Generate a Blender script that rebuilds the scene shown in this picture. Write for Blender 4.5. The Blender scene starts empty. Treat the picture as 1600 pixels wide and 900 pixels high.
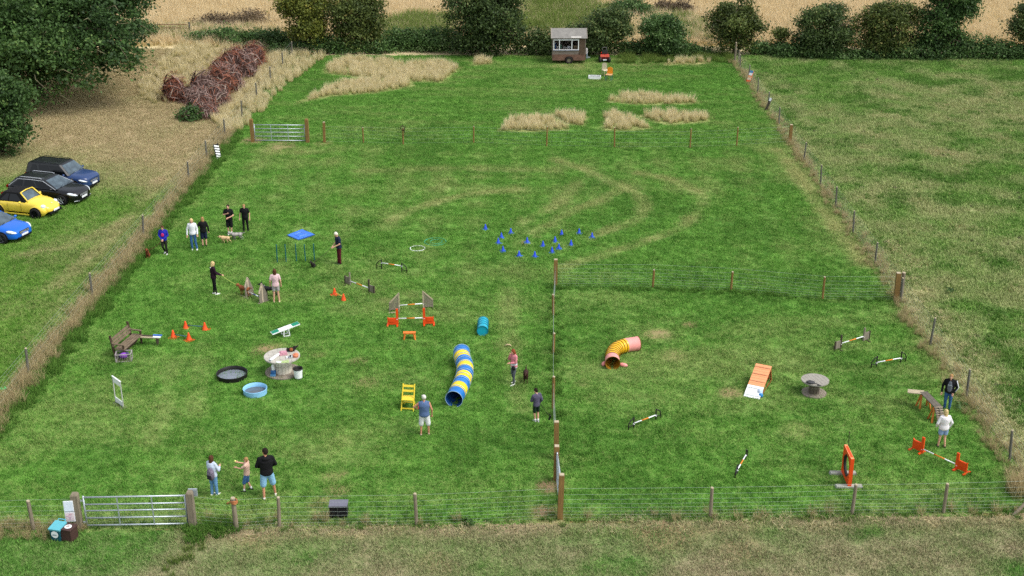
import bpy, bmesh, math, random
import numpy as np
from mathutils import Vector, Matrix, Euler

# ---------------------------------------------------------------- camera, sky, sun, exposure
S = bpy.context.scene
COL = S.collection
F_PX, PITCH, CAM_H = 2000.0, math.radians(22.5), 22.4
cam_d = bpy.data.cameras.new('camera'); cam = bpy.data.objects.new('camera', cam_d); COL.objects.link(cam)
cam.location = (0, 0, CAM_H); cam.rotation_euler = (math.radians(90) - PITCH, 0, 0)
cam_d.sensor_width = 36; cam_d.lens = 36 * F_PX / 1600; cam_d.clip_end = 6000; cam_d.clip_start = 0.5
S.camera = cam
SUN_EL, SUN_AZ = math.radians(55), math.radians(112)      # azimuth clockwise from +Y: high, to the right and a little behind the camera
W = bpy.data.worlds.new('World'); S.world = W; W.use_nodes = True
nt = W.node_tree; nt.nodes.clear()
wo = nt.nodes.new('ShaderNodeOutputWorld'); bg = nt.nodes.new('ShaderNodeBackground')
sky = nt.nodes.new('ShaderNodeTexSky'); sky.sky_type = 'NISHITA'; sky.sun_disc = False
sky.sun_elevation = SUN_EL; sky.sun_rotation = SUN_AZ; sky.dust_density = 2.5; sky.air_density = 1.0; sky.ozone_density = 1.0
hs = nt.nodes.new('ShaderNodeHueSaturation'); hs.inputs['Saturation'].default_value = 0.35
nt.links.new(sky.outputs[0], hs.inputs['Color']); nt.links.new(hs.outputs[0], bg.inputs[0]); nt.links.new(bg.outputs[0], wo.inputs[0])
bg.inputs[1].default_value = 0.15
sl = bpy.data.lights.new('sun', 'SUN'); sl.energy = 1.4; sl.angle = math.radians(24); sl.color = (1, 0.97, 0.92)
sun = bpy.data.objects.new('sun', sl); COL.objects.link(sun)
sd = Vector((math.sin(SUN_AZ) * math.cos(SUN_EL), math.cos(SUN_AZ) * math.cos(SUN_EL), math.sin(SUN_EL)))
sun.rotation_euler = sd.to_track_quat('Z', 'Y').to_euler()
S.view_settings.view_transform = 'Standard'; S.view_settings.look = 'None'
S.view_settings.exposure = 0.72; S.view_settings.gamma = 1.0; S.view_settings.use_curve_mapping = False
S.render.engine = 'CYCLES'
S.cycles.use_denoising = False; S.cycles.max_bounces = 5; S.cycles.diffuse_bounces = 3; S.cycles.transparent_max_bounces = 8
S.cycles.pixel_filter_type = 'BLACKMAN_HARRIS'; S.cycles.filter_width = 1.5
S.cycles.sample_clamp_indirect = 4.0

rng = random.Random(7); nr = np.random.default_rng(11)
PI = math.pi; R = math.radians

def gp(px, py, z=0.0):
    """ground point that a photograph pixel looks at"""
    u = (px - 800) / F_PX; v = (py - 450) / F_PX
    t = (CAM_H - z) / (math.sin(PITCH) + v * math.cos(PITCH))
    return Vector((u * t, (math.cos(PITCH) - v * math.sin(PITCH)) * t, z))
def tall(py0, py1):
    """metres of a vertical thing from foot row py0 up to row py1"""
    v0 = (py0 - 450) / F_PX; v1 = (py1 - 450) / F_PX
    y = (math.cos(PITCH) - v0 * math.sin(PITCH)) * CAM_H / (math.sin(PITCH) + v0 * math.cos(PITCH))
    return CAM_H - y * (math.sin(PITCH) + v1 * math.cos(PITCH)) / (math.cos(PITCH) - v1 * math.sin(PITCH))

# ---------------------------------------------------------------- materials
def srgb(h):
    if isinstance(h, str):
        h = h.lstrip('#'); h = [int(h[i:i + 2], 16) / 255 for i in (0, 2, 4)]
    return tuple(c / 12.92 if c <= .04045 else ((c + .055) / 1.055) ** 2.4 for c in h)
MATS = {}
def mat(name, col, rough=0.7, metal=0.0, var=0.12, scale=6.0, spec=0.3, col2=None, bump=0.0, coat=0.0, stretch=None, trans=0.0):
    if name in MATS: return MATS[name]
    m = bpy.data.materials.new(name); m.use_nodes = True; n = m.node_tree; b = n.nodes['Principled BSDF']
    c = srgb(col) if isinstance(col, str) else col
    c2 = (srgb(col2) if isinstance(col2, str) else col2) if col2 else tuple(max(0, x * (1 - 2.2 * var)) for x in c)
    tc = n.nodes.new('ShaderNodeTexCoord'); no = n.nodes.new('ShaderNodeTexNoise'); mp = n.nodes.new('ShaderNodeMapping')
    if stretch: mp.inputs['Scale'].default_value = stretch
    no.inputs['Scale'].default_value = scale; no.inputs['Detail'].default_value = 5; no.inputs['Roughness'].default_value = 0.65
    cr = n.nodes.new('ShaderNodeValToRGB'); cr.color_ramp.elements[0].position = .32; cr.color_ramp.elements[1].position = .68
    cr.color_ramp.elements[0].color = (*c2, 1); cr.color_ramp.elements[1].color = (*c, 1)
    n.links.new(tc.outputs['Object'], mp.inputs[0]); n.links.new(mp.outputs[0], no.inputs[0])
    n.links.new(no.outputs[0], cr.inputs[0]); n.links.new(cr.outputs[0], b.inputs['Base Color'])
    b.inputs['Roughness'].default_value = rough; b.inputs['Metallic'].default_value = metal
    b.inputs['Specular IOR Level'].default_value = spec; b.inputs['Coat Weight'].default_value = coat
    if trans: b.inputs['Transmission Weight'].default_value = trans
    if bump:
        bp = n.nodes.new('ShaderNodeBump'); bp.inputs['Strength'].default_value = bump; bp.inputs['Distance'].default_value = 0.02
        n.links.new(no.outputs[0], bp.inputs['Height']); n.links.new(bp.outputs[0], b.inputs['Normal'])
    MATS[name] = m
    return m

# ---------------------------------------------------------------- mesh building
class MB:
    def __init__(s): s.v = []; s.f = []; s.m = []
    def add(s, vs, fs, mi=0):
        o = len(s.v); s.v += [tuple(p) for p in vs]
        for f in fs: s.f.append(tuple(i + o for i in f)); s.m.append(mi)
        return s
    def box(s, c, size, rot=None, mi=0, taper=1.0):
        x, y, z = (k / 2 for k in size); M = Euler(rot).to_matrix() if rot else Matrix.Identity(3); c = Vector(c)
        vs = [c + M @ Vector((sx * x * (taper if sz > 0 else 1), sy * y * (taper if sz > 0 else 1), sz * z)) for sz in (-1, 1) for sx, sy in ((-1, -1), (1, -1), (1, 1), (-1, 1))]
        return s.add(vs, [(3, 2, 1, 0), (4, 5, 6, 7), (0, 1, 5, 4), (1, 2, 6, 5), (2, 3, 7, 6), (3, 0, 4, 7)], mi)
    def bar(s, p, q, w, h=None, up=(0, 0, 1), mi=0):
        p, q = Vector(p), Vector(q); d = (q - p).normalized(); u = Vector(up)
        if abs(d.dot(u)) > .97: u = Vector((0, 1, 0))
        a = d.cross(u).normalized() * (w / 2); b = a.cross(d).normalized() * ((h or w) / 2)
        vs = [e + k for e in (p, q) for k in (-a - b, a - b, a + b, -a + b)]
        return s.add(vs, [(0, 1, 2, 3), (7, 6, 5, 4), (0, 4, 5, 1), (1, 5, 6, 2), (2, 6, 7, 3), (3, 7, 4, 0)], mi)
    def tube(s, path, r, n=8, mi=0, cap=True, closed=False):
        path = [Vector(p) for p in path]; rs = r if isinstance(r, (list, tuple)) else [r] * len(path)
        vs = []; L = len(path); pu = None
        for i, p in enumerate(path):
            d = ((path[(i + 1) % L] - path[i - 1]) if closed else (path[min(i + 1, L - 1)] - path[max(i - 1, 0)])).normalized()
            if pu is None: pu = Vector((0, 0, 1)) if abs(d.z) < .9 else Vector((1, 0, 0))
            a = d.cross(pu).normalized(); b = a.cross(d).normalized(); pu = b
            vs += [p + (a * math.cos(t) + b * math.sin(t)) * rs[i] for t in (2 * PI * k / n for k in range(n))]
        fs = [(i * n + k, i * n + (k + 1) % n, ((i + 1) % L) * n + (k + 1) % n, ((i + 1) % L) * n + k) for i in range(L if closed else L - 1) for k in range(n)]
        if cap and not closed: fs += [tuple(range(n))[::-1], tuple((L - 1) * n + k for k in range(n))]
        return s.add(vs, fs, mi)
    def cyl(s, p, q, r1, r2=None, n=12, mi=0): return s.tube([p, q], [r1, r1 if r2 is None else r2], n, mi)
    def lathe(s, prof, c=(0, 0, 0), n=20, mi=0, M=None, caps=True):
        c = Vector(c); vs = []
        for r, z in prof:
            for k in range(n):
                t = 2 * PI * k / n; p = Vector((r * math.cos(t), r * math.sin(t), z)); vs.append(c + (M @ p if M else p))
        L = len(prof); fs = [(i * n + k, i * n + (k + 1) % n, (i + 1) * n + (k + 1) % n, (i + 1) * n + k) for i in range(L - 1) for k in range(n)]
        if caps: fs += [tuple(range(n))[::-1], tuple((L - 1) * n + k for k in range(n))]
        return s.add(vs, fs, mi)
    def ell(s, c, r, n=12, m=8, rot=None, mi=0):
        M = Euler(rot).to_matrix() if rot else Matrix.Identity(3); c = Vector(c); r = (r, r, r) if not isinstance(r, (tuple, list)) else r
        vs = [c + M @ Vector((0, 0, -r[2]))]
        for i in range(1, m):
            a = -PI / 2 + PI * i / m
            vs += [c + M @ Vector((r[0] * math.cos(a) * math.cos(2 * PI * k / n), r[1] * math.cos(a) * math.sin(2 * PI * k / n), r[2] * math.sin(a))) for k in range(n)]
        vs.append(c + M @ Vector((0, 0, r[2]))); e = len(vs) - 1
        fs = [(0, 1 + (k + 1) % n, 1 + k) for k in range(n)]
        fs += [(1 + i * n + k, 1 + i * n + (k + 1) % n, 1 + (i + 1) * n + (k + 1) % n, 1 + (i + 1) * n + k) for i in range(m - 2) for k in range(n)]
        fs += [(e, 1 + (m - 2) * n + k, 1 + (m - 2) * n + (k + 1) % n) for k in range(n)]
        return s.add(vs, fs, mi)
    def caps(s, p, q, r1, r2, n=10, mi=0):
        s.ell(p, r1, n, 6, mi=mi); s.ell(q, r2, n, 6, mi=mi); return s.cyl(p, q, r1, r2, n, mi)
    def loft(s, rings, mi=0, caps=True):
        n = len(rings[0]); vs = [p for r in rings for p in r]; L = len(rings)
        fs = [(i * n + k, i * n + (k + 1) % n, (i + 1) * n + (k + 1) % n, (i + 1) * n + k) for i in range(L - 1) for k in range(n)]
        if caps: fs += [tuple(range(n))[::-1], tuple((L - 1) * n + k for k in range(n))]
        return s.add(vs, fs, mi)
    def prism(s, poly, a, b, axis='y', mi=0):
        """outline (u, w) extruded along an axis from a to b"""
        def P(u, w, t): return {'y': (u, t, w), 'x': (t, u, w), 'z': (u, w, t)}[axis]
        n = len(poly); vs = [P(u, w, a) for u, w in poly] + [P(u, w, b) for u, w in poly]
        return s.add(vs, [tuple(range(n)), tuple(range(2 * n - 1, n - 1, -1))] + [(k, k + n, (k + 1) % n + n, (k + 1) % n) for k in range(n)], mi)
    def mesh(s, name, mats, smooth=False):
        me = bpy.data.meshes.new(name); me.from_pydata(s.v, [], s.f)
        for m in (mats if isinstance(mats, (list, tuple)) else [mats]): me.materials.append(m)
        if any(s.m): me.polygons.foreach_set('material_index', s.m)
        bm = bmesh.new(); bm.from_mesh(me); bmesh.ops.recalc_face_normals(bm, faces=bm.faces); bm.to_mesh(me); bm.free()
        if smooth: me.shade_smooth()
        return me
    def build(s, name, mats, parent=None, smooth=False, label=None):
        return obj(name, s.mesh(name, mats, smooth), parent, label)
def obj(name, me, parent=None, label=None, loc=None, rz=None):
    o = bpy.data.objects.new(name, me); COL.objects.link(o)
    if parent: o.parent = parent
    if label: o['label'] = label
    if loc is not None: o.location = loc
    if rz is not None: o.rotation_euler.z = rz
    return o
def thing(name, label, cat, loc=(0, 0, 0), rz=0.0, group=None, kind=None):
    o = bpy.data.objects.new(name, None); COL.objects.link(o); o.empty_display_size = .2
    o.location = loc; o.rotation_euler.z = rz
    return tag(o, label, cat, group, kind)
def tag(o, label=None, cat=None, group=None, kind=None):
    if label: o['label'] = label
    if cat: o['category'] = cat
    if group: o['group'] = group
    if kind: o['kind'] = kind
    return o
def dup(root, loc, rz, label):
    r = root.copy(); COL.objects.link(r); r.location = loc; r.rotation_euler.z = rz; r['label'] = label
    for ch in list(root.children):
        c = ch.copy(); COL.objects.link(c); c.parent = r
        for g in list(ch.children):
            d = g.copy(); COL.objects.link(d); d.parent = c
    return r
def np_mesh(name, v, tris, mats, attrs=None, smooth=False):
    me = bpy.data.meshes.new(name); v = np.asarray(v, np.float32); t = np.asarray(tris, np.int32); k = t.shape[1]
    me.vertices.add(len(v)); me.vertices.foreach_set('co', v.ravel())
    me.loops.add(t.size); me.loops.foreach_set('vertex_index', t.ravel())
    me.polygons.add(len(t)); me.polygons.foreach_set('loop_start', np.arange(0, t.size, k, dtype=np.int32))
    for nme, a in (attrs or {}).items():
        at = me.attributes.new(nme, 'FLOAT', 'POINT'); at.data.foreach_set('value', np.asarray(a, np.float32))
    for m in (mats if isinstance(mats, (list, tuple)) else [mats]): me.materials.append(m)
    me.update(calc_edges=True)
    if smooth: me.shade_smooth()
    return me
class Noise:
    """tiling-free value noise for field maps"""
    def __init__(s, seed): s.g = np.random.default_rng(seed).random((256, 256))
    def at(s, x, y):
        xi = np.floor(x).astype(int); yi = np.floor(y).astype(int); fx = x - xi; fy = y - yi
        fx = fx * fx * (3 - 2 * fx); fy = fy * fy * (3 - 2 * fy); g = s.g
        a = g[xi % 256, yi % 256]; b = g[(xi + 1) % 256, yi % 256]; c = g[xi % 256, (yi + 1) % 256]; d = g[(xi + 1) % 256, (yi + 1) % 256]
        return (a * (1 - fx) + b * fx) * (1 - fy) + (c * (1 - fx) + d * fx) * fy
    def fbm(s, x, y, sc, o=4):
        t = 0; a = .5; w = 0
        for k in range(o): t = t + a * s.at(x / sc * 2 ** k + 17.3 * k, y / sc * 2 ** k + 9.1 * k); w += a; a *= .55
        return t / w
def sstep(a, b, x): t = np.clip((x - a) / (b - a), 0, 1); return t * t * (3 - 2 * t)
def dpoly(x, y, pts):
    """distance from points to a polyline"""
    d = np.full(x.shape, 1e9)
    for (ax, ay), (bx, by) in zip(pts[:-1], pts[1:]):
        l = (bx - ax) ** 2 + (by - ay) ** 2 + 1e-9; t = np.clip(((x - ax) * (bx - ax) + (y - ay) * (by - ay)) / l, 0, 1)
        d = np.minimum(d, np.hypot(x - ax - t * (bx - ax), y - ay - t * (by - ay)))
    return d
def inpoly(x, y, poly):
    ins = np.zeros(x.shape, bool); n = len(poly)
    for i in range(n):
        ax, ay = poly[i]; bx, by = poly[(i + 1) % n]
        c = (ay > y) != (by > y)
        ins ^= c & (x < (bx - ax) * (y - ay) / (by - ay + 1e-12) + ax)
    return ins
def gxy(*pts): return [tuple(gp(*p)[:2]) for p in pts]
# ---------------------------------------------------------------- fields and grass
def field_mat(name, inst, g1, g2, s1, s2, soil='#9a7f62', gain=1.0):
    m = bpy.data.materials.new(name); m.use_nodes = True; n = m.node_tree; L = n.links.new; b = n.nodes['Principled BSDF']
    def at(nm):
        a = n.nodes.new('ShaderNodeAttribute'); a.attribute_type = 'INSTANCER' if inst else 'GEOMETRY'; a.attribute_name = nm; return a.outputs['Fac']
    geo = n.nodes.new('ShaderNodeNewGeometry')
    def noi(sc, det=4, ro=.65):
        t = n.nodes.new('ShaderNodeTexNoise'); t.inputs['Scale'].default_value = sc; t.inputs['Detail'].default_value = det; t.inputs['Roughness'].default_value = ro
        mp = n.nodes.new('ShaderNodeMapping'); mp.inputs['Scale'].default_value = (1, 1, .15)
        L(geo.outputs['Position'], mp.inputs[0]); L(mp.outputs[0], t.inputs[0]); return t.outputs[0]
    def mix(f, a, c):
        x = n.nodes.new('ShaderNodeMix'); x.data_type = 'RGBA'
        for i, v in ((0, f), (6, a), (7, c)):
            if isinstance(v, tuple): x.inputs[i].default_value = (*v, 1)
            elif isinstance(v, float): x.inputs[i].default_value = v
            else: L(v, x.inputs[i])
        return x.outputs[2]
    def mth(op, a, c, cl=False):
        x = n.nodes.new('ShaderNodeMath'); x.operation = op; x.use_clamp = cl
        for i, v in ((0, a), (1, c)):
            if isinstance(v, (int, float)): x.inputs[i].default_value = v
            else: L(v, x.inputs[i])
        return x.outputs[0]
    def rng_(v, a, c):
        x = n.nodes.new('ShaderNodeMapRange'); x.inputs[1].default_value = a; x.inputs[2].default_value = c; L(v, x.inputs[0]); return x.outputs[0]
    k = (lambda h: tuple(c * gain for c in srgb(h)))
    nm_ = noi(.9, 5, .7); nf = noi(9, 4, .7); nh = noi(2.6, 4, .7)
    green = mix(rng_(mth('ADD', mth('MULTIPLY', nm_, .45), mth('MULTIPLY', nh, .55)), .38, .62), tuple(c * .86 for c in k(g1)), tuple(c * 1.08 for c in k(g2)))
    green = mix(mth('MULTIPLY', at('lush'), .85), green, tuple(c * .72 for c in k(g1)))
    straw = mix(rng_(nf, .3, .7), k(s1), k(s2))
    dry = mth('ADD', at('dry'), mth('ADD', mth('MULTIPLY', mth('SUBTRACT', nf, .5), .9), mth('MULTIPLY', mth('SUBTRACT', nh, .5), .8)), True)
    c = mix(dry, green, straw)
    if inst:
        oi = n.nodes.new('ShaderNodeObjectInfo'); rp = n.nodes.new('ShaderNodeAttribute'); rp.attribute_name = 'br'
        c = mix(mth('MULTIPLY', rp.outputs['Fac'], .4), c, tuple(x * 1.3 for x in k(g2)) if s1 != '' else c)
        c = mix(mth('MULTIPLY', dry, .6), c, straw)
    else:
        c = mix(at('bare'), c, k(soil))
    L(c, b.inputs['Base Color']); b.inputs['Roughness'].default_value = .85; b.inputs['Specular IOR Level'].default_value = .12
    if not inst:
        bp = n.nodes.new('ShaderNodeBump'); bp.inputs['Strength'].default_value = .6; bp.inputs['Distance'].default_value = .05
        L(noi(14, 5, .75), bp.inputs['Height']); L(bp.outputs[0], b.inputs['Normal'])
    return m
def grid(name, x0, x1, y0, y1, step, fn, m, z=0.0, relief=None, keep=None):
    nx = int((x1 - x0) / step) + 1; ny = int((y1 - y0) / step) + 1
    X, Y = np.meshgrid(np.linspace(x0, x1, nx), np.linspace(y0, y1, ny)); x = X.ravel(); y = Y.ravel()
    at = fn(x, y); zz = np.full(x.shape, z) + (relief(x, y) if relief else 0)
    i = (np.arange(ny - 1)[:, None] * nx + np.arange(nx - 1)[None]).ravel()
    q = np.stack([i, i + 1, i + nx + 1, i + nx], 1)
    if keep is not None: q = q[keep(x[q].mean(1), y[q].mean(1))]
    return np_mesh(name, np.stack([x, y, zz], 1), q, m, at, True)
def blades(name, m, n, rad, h0, h1, wid, lean, seed, segs=1, tip=.12):
    g = np.random.default_rng(seed); V = []; T = []; HA = []; BR = []
    r = rad * np.sqrt(g.random(n)); a = g.random(n) * 2 * PI; bx = r * np.cos(a); by = r * np.sin(a); o = 0
    for i in range(n):
        d = g.random() * 2 * PI; h = h0 + (h1 - h0) * g.random(); le = lean * h * (0.3 + g.random()); c, s = math.cos(d), math.sin(d)
        sd_ = g.random() * 2 * PI; wx, wy = math.cos(sd_) * wid, math.sin(sd_) * wid; br = g.random()
        for k in range(segs):
            f = k / segs; w = 1 - (1 - tip) * f
            for e in (-1, 1): V.append((bx[i] + c * le * f * f + e * wx * w, by[i] + s * le * f * f + e * wy * w, h * f)); HA.append(f); BR.append(br)
        V.append((bx[i] + c * le, by[i] + s * le, h)); HA.append(1); BR.append(br)
        for k in range(segs - 1): T += [(o + 2 * k, o + 2 * k + 1, o + 2 * k + 3), (o + 2 * k, o + 2 * k + 3, o + 2 * k + 2)]
        T.append((o + 2 * segs - 2, o + 2 * segs - 1, o + 2 * segs)); o += 2 * segs + 1
    return np_mesh(name, V, T, m, {'hh': HA, 'br': BR})
def variants(name, meshes):
    c = bpy.data.collections.new(name)
    for me in meshes: c.objects.link(bpy.data.objects.new(me.name, me))
    return c
def scatter(name, label, base, col, dens, smin, smax, seed, cat='grass', dens_attr=None, tilt=.12):
    """stuff object: tufts stood over its own ground patch by geometry nodes"""
    o = tag(obj(name, base), label, cat, kind='stuff')
    g = bpy.data.node_groups.new(name, 'GeometryNodeTree'); N = g.nodes.new; L = g.links.new
    g.interface.new_socket('Geometry', in_out='INPUT', socket_type='NodeSocketGeometry'); g.interface.new_socket('Geometry', in_out='OUTPUT', socket_type='NodeSocketGeometry')
    gi = N('NodeGroupInput'); go = N('NodeGroupOutput')
    dp = N('GeometryNodeDistributePointsOnFaces'); dp.inputs['Seed'].default_value = seed; dp.inputs['Density'].default_value = dens
    if dens_attr:
        na = N('GeometryNodeInputNamedAttribute'); na.data_type = 'FLOAT'; na.inputs[0].default_value = dens_attr
        mm = N('ShaderNodeMath'); mm.operation = 'MULTIPLY'; mm.inputs[1].default_value = dens; L(na.outputs[0], mm.inputs[0]); L(mm.outputs[0], dp.inputs['Density'])
    ci = N('GeometryNodeCollectionInfo'); ci.inputs[0].default_value = col; ci.inputs[1].default_value = True; ci.inputs[2].default_value = True
    ip = N('GeometryNodeInstanceOnPoints'); ip.inputs['Pick Instance'].default_value = True
    rr = N('FunctionNodeRandomValue'); rr.data_type = 'FLOAT_VECTOR'; rr.inputs[0].default_value = (-tilt, -tilt, 0); rr.inputs[1].default_value = (tilt, tilt, 6.283)
    rs = N('FunctionNodeRandomValue'); rs.data_type = 'FLOAT'; rs.inputs[2].default_value = smin; rs.inputs[3].default_value = smax; rs.inputs['Seed'].default_value = 5
    L(gi.outputs[0], dp.inputs[0]); L(dp.outputs[0], ip.inputs['Points']); L(ci.outputs[0], ip.inputs['Instance'])
    L(rr.outputs[0], ip.inputs['Rotation']); L(rs.outputs[1], ip.inputs['Scale']); L(ip.outputs[0], go.inputs[0])
    md = o.modifiers.new('tufts', 'NODES'); md.node_group = g
    return o
N1, N2, N3 = Noise(1), Noise(2), Noise(3)
LFX = lambda y: -18.95 + (y - 42) * .0185      # left fence line
RFX = lambda y: 17.15 + (y - 38) * .0105       # right fence line
NFY = lambda x: 34.65 + x * .034               # near fence line

def smooth_path(pts, n=6):
    q = [Vector((*p, 0)) for p in pts]; out = []
    for i in range(len(q) - 1):
        p0, p1, p2, p3 = (q[max(0, min(len(q) - 1, i + k))] for k in (-1, 0, 1, 2))
        for j in range(n): t = j / n; v = .5 * ((2 * p1) + (p2 - p0) * t + (2 * p0 - 5 * p1 + 4 * p2 - p3) * t * t + (3 * p1 - p0 - 3 * p2 + p3) * t ** 3); out.append((v.x, v.y))
    return out + [pts[-1]]
arcs = [smooth_path(gxy(*a)) for a in (
    ((870, 250), (890, 257), (921, 270), (947, 281), (977, 294), (999, 307), (1007, 323), (999, 338), (977, 351), (947, 362), (915, 375)),
    ((1000, 271), (1017, 275), (1052, 283), (1078, 294), (1095, 307), (1096, 323), (1082, 340), (1056, 360), (1026, 371), (995, 382), (956, 395), (916, 406), (875, 420)),
    ((905, 281), (903, 286), (890, 301), (868, 321), (842, 336), (815, 350)), ((968, 298), (960, 303), (934, 316), (899, 329), (864, 347), (835, 364)),
    ((811, 297), (767, 301), (728, 305), (693, 314), (649, 327), (610, 345)), ((560, 268), (660, 265), (760, 265), (870, 268)), ((700, 279), (770, 278), (850, 278)))]
tracks = [gxy((1215, 235), (1255, 290), (1300, 350), (1350, 415)), gxy((1235, 250), (1270, 300)), gxy((795, 455), (792, 500), (797, 560), (815, 640)),
          gxy((268, 575), (262, 620), (240, 690)), gxy((318, 540), (312, 590), (305, 650)), gxy((395, 235), (440, 240), (500, 238))]
bares = [(1027, 522, .8, .9), (1077, 508, .5, .8), (1142, 614, .6, .8), (1050, 555, .7, .45), (858, 760, .55, 1), (846, 800, .5, .9), (862, 798, .4, .9), (535, 742, .25, .9), (528, 766, .5, .7), (515, 745, .5, .6),
         (505, 785, .5, .5), (440, 228, 1.6, .7), (395, 220, 1.2, .8), (505, 225, .9, .7), (890, 101, 2.6, .55), (1000, 97, 3.5, .5), (820, 380, .35, .8), (838, 371, .3, .6), (560, 565, .5, .5), (420, 548, .8, .75), (500, 555, .4, .5),
         (865, 815, .7, .7), (600, 470, .6, .35), (570, 600, .7, .5), (1240, 225, .9, .7), (1145, 95, 1.0, .8), (1080, 97, 2.5, .4), (530, 690, .6, .35), (700, 285, .9, .35), (1300, 790, .6, .35), (910, 600, .4, .4), (640, 460, .6, .3), (1245, 670, .9, .4)]
lush_and_shade = [(570, 350, .9, .9), (505, 435, .8, .8), (612, 268, .8, .6), (478, 413, .9, .6), (590, 395, .8, .5), (180, 575, .9, .6), (440, 595, 1.0, .5), (1180, 360, 3, .35), (930, 345, 1.6, .35), (1275, 720, .8, .45), (1270, 635, .7, .5), (550, 805, .7, .4), (140, 720, 2, .3), (790, 270, 1.5, .3)]  # lush clumps; those beside the white haired man and bench are painted shadows
def spots(x, y, L):
    t = np.zeros(x.shape)
    for px, py, r, a in L:
        c = gp(px, py); d = np.hypot((x - c.x), (y - c.y)) / r * (1 + .9 * (N3.fbm(x + px, y, .8, 3) - .5)); t = np.maximum(t, a * sstep(1.1, .35, d))
    return t
KEEPOFF = [gxy((709, 638), (720, 615), (726, 597), (726.5, 583), (722, 569), (721.5, 559)), gxy((754, 528), (755, 508)), gxy((957, 580), (956.5, 566), (962, 556), (976, 550), (990, 547.5), (999, 546.5)), gxy((363, 586), (363, 592)), gxy((399, 612), (399, 617)), gxy((442, 574), (442, 590)), gxy((1271, 608), (1271, 620)), gxy((470, 364), (470, 373)), gxy((461, 368.5), (481, 368.5)), gxy((525, 806), (536, 806))]
KEEPR = [.34, .25, .31, .58, .44, .66, .46, .7, .55, .3]
LONG = {}   # outlines of the unmown patches in the far paddock (photo pixels of their feet)
LONG['a'] = gxy((458, 164), (520, 151), (590, 146), (650, 135), (640, 124), (590, 124), (545, 128), (500, 142))
LONG['b'] = gxy((505, 115), (560, 122), (640, 128), (690, 130), (722, 106), (690, 98), (640, 101), (590, 95), (545, 90), (512, 100))
LONG['c'] = gxy((735, 104), (768, 101), (772, 95), (740, 93))
LONG['d'] = gxy((774, 206), (830, 207), (893, 204), (870, 188), (835, 184), (800, 186))
LONG['e'] = gxy((858, 178), (885, 196), (915, 198), (920, 183), (890, 177))
LONG['f'] = gxy((941, 205), (985, 206), (1020, 201), (992, 187), (962, 179), (942, 178))
LONG['g'] = gxy((990, 180), (1030, 194), (1052, 196), (1108, 191), (1110, 182), (1060, 177))
LONG['h'] = gxy((945, 160), (1000, 165), (1060, 164), (1096, 162), (1070, 154), (1010, 150), (960, 150))
LONG['i'] = gxy((1035, 103), (1110, 100), (1112, 95), (1045, 96))
def inlong(x, y):
    t = np.zeros(x.shape, bool)
    for p in LONG.values(): t |= inpoly(x, y, p)
    return t
def mown_attr(x, y):
    base = .07 + .5 * (N1.fbm(x, y, 9, 4) - .5) + .6 * (N2.fbm(x * .55 + y * .2, y * 1.7, 2.2, 4) - .5) + .1 * sstep(60, 45, y) * 0
    d = base
    for k, a in enumerate(arcs):
        q = dpoly(x, y, a); wig = N3.fbm(x, y, 1.1, 3)
        amp = (.58, .58, .45, .45, .45, .28, .22)[k]
        d = d + amp * (sstep(.6, .15, np.abs(q)) * (.25 + 1.35 * wig))
    for k, a in enumerate(tracks): d = d + (.75, .4, .35, .3, .3, .35)[k] * sstep(.7, .1, dpoly(x, y, a)) * (.3 + 1.2 * N3.fbm(x, y, .9, 3))
    # mower stripes
    d = d + .09 * np.sin(x * 2 * PI / 2.2 + 1.5 * N1.at(x * .1, y * .06)) * sstep(50, 60, y) * (y < 77)
    d = d + .07 * np.sin((y + .1 * x) * 2 * PI / 1.9) * (y > 77)
    b = spots(x, y, bares); lush = np.maximum(spots(x, y, lush_and_shade), .5 * sstep(.56, .75, N2.fbm(x + 31, y, 5, 4)))  # lush also carries the shadows painted by man and bench
    d = d - .25 * lush + .35 * sstep(.8, 0, np.abs(x - RFX(y))) + .2 * sstep(.6, 0, y - NFY(x))
    # taller lusher rim under the inner fences
    rim = np.maximum(sstep(.5, .1, np.abs(dpoly(x, y, gxy((868, 449), (1142, 457), (1285, 470), (1403, 469))))), 0) * (x > 1.7)
    lush = np.maximum(lush, rim * .5)
    lg = inlong(x, y)
    d = np.where(lg, .75, d)
    return {'dry': np.clip(d, 0, 1), 'lush': np.clip(lush, 0, 1), 'bare': np.clip(b * (.45 + .9 * N1.fbm(x, y, .5, 3)), 0, 1), 'dens': np.clip(1.1 - 1.1 * b, 0, 1) * np.where(lg, .3, 1) * np.min([sstep(r_ - .12, r_ + .12, dpoly(x, y, q_)) for q_, r_ in zip(KEEPOFF, KEEPR)], axis=0)}
def park_attr(x, y):
    u = x * .42 + y * .9; w = -x * .9 + y * .42
    d = -.02 + .95 * sstep(66, 77, y + .25 * (x + 25) + 5 * (N1.fbm(x, y, 6, 3) - .5)) + .55 * (N1.fbm(w * .8, u * .22, 1.1, 4) - .42) + .5 * (N2.fbm(x, y, 7, 4) - .5)
    d = d + .35 * sstep(.75, .1, dpoly(x, y, gxy((85, 450), (150, 395), (215, 330), (250, 280)))) + .3 * sstep(.6, .1, dpoly(x, y, gxy((30, 400), (110, 385), (200, 340))))
    lush = .7 * sstep(.52, .72, N3.fbm(x, y, 4, 4)) * (y < 72)
    return {'dry': np.clip(d, 0, .95), 'lush': lush, 'bare': .25 * sstep(76, 84, y) * N2.fbm(x, y, .8, 3), 'dens': np.ones(x.shape)}
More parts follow.
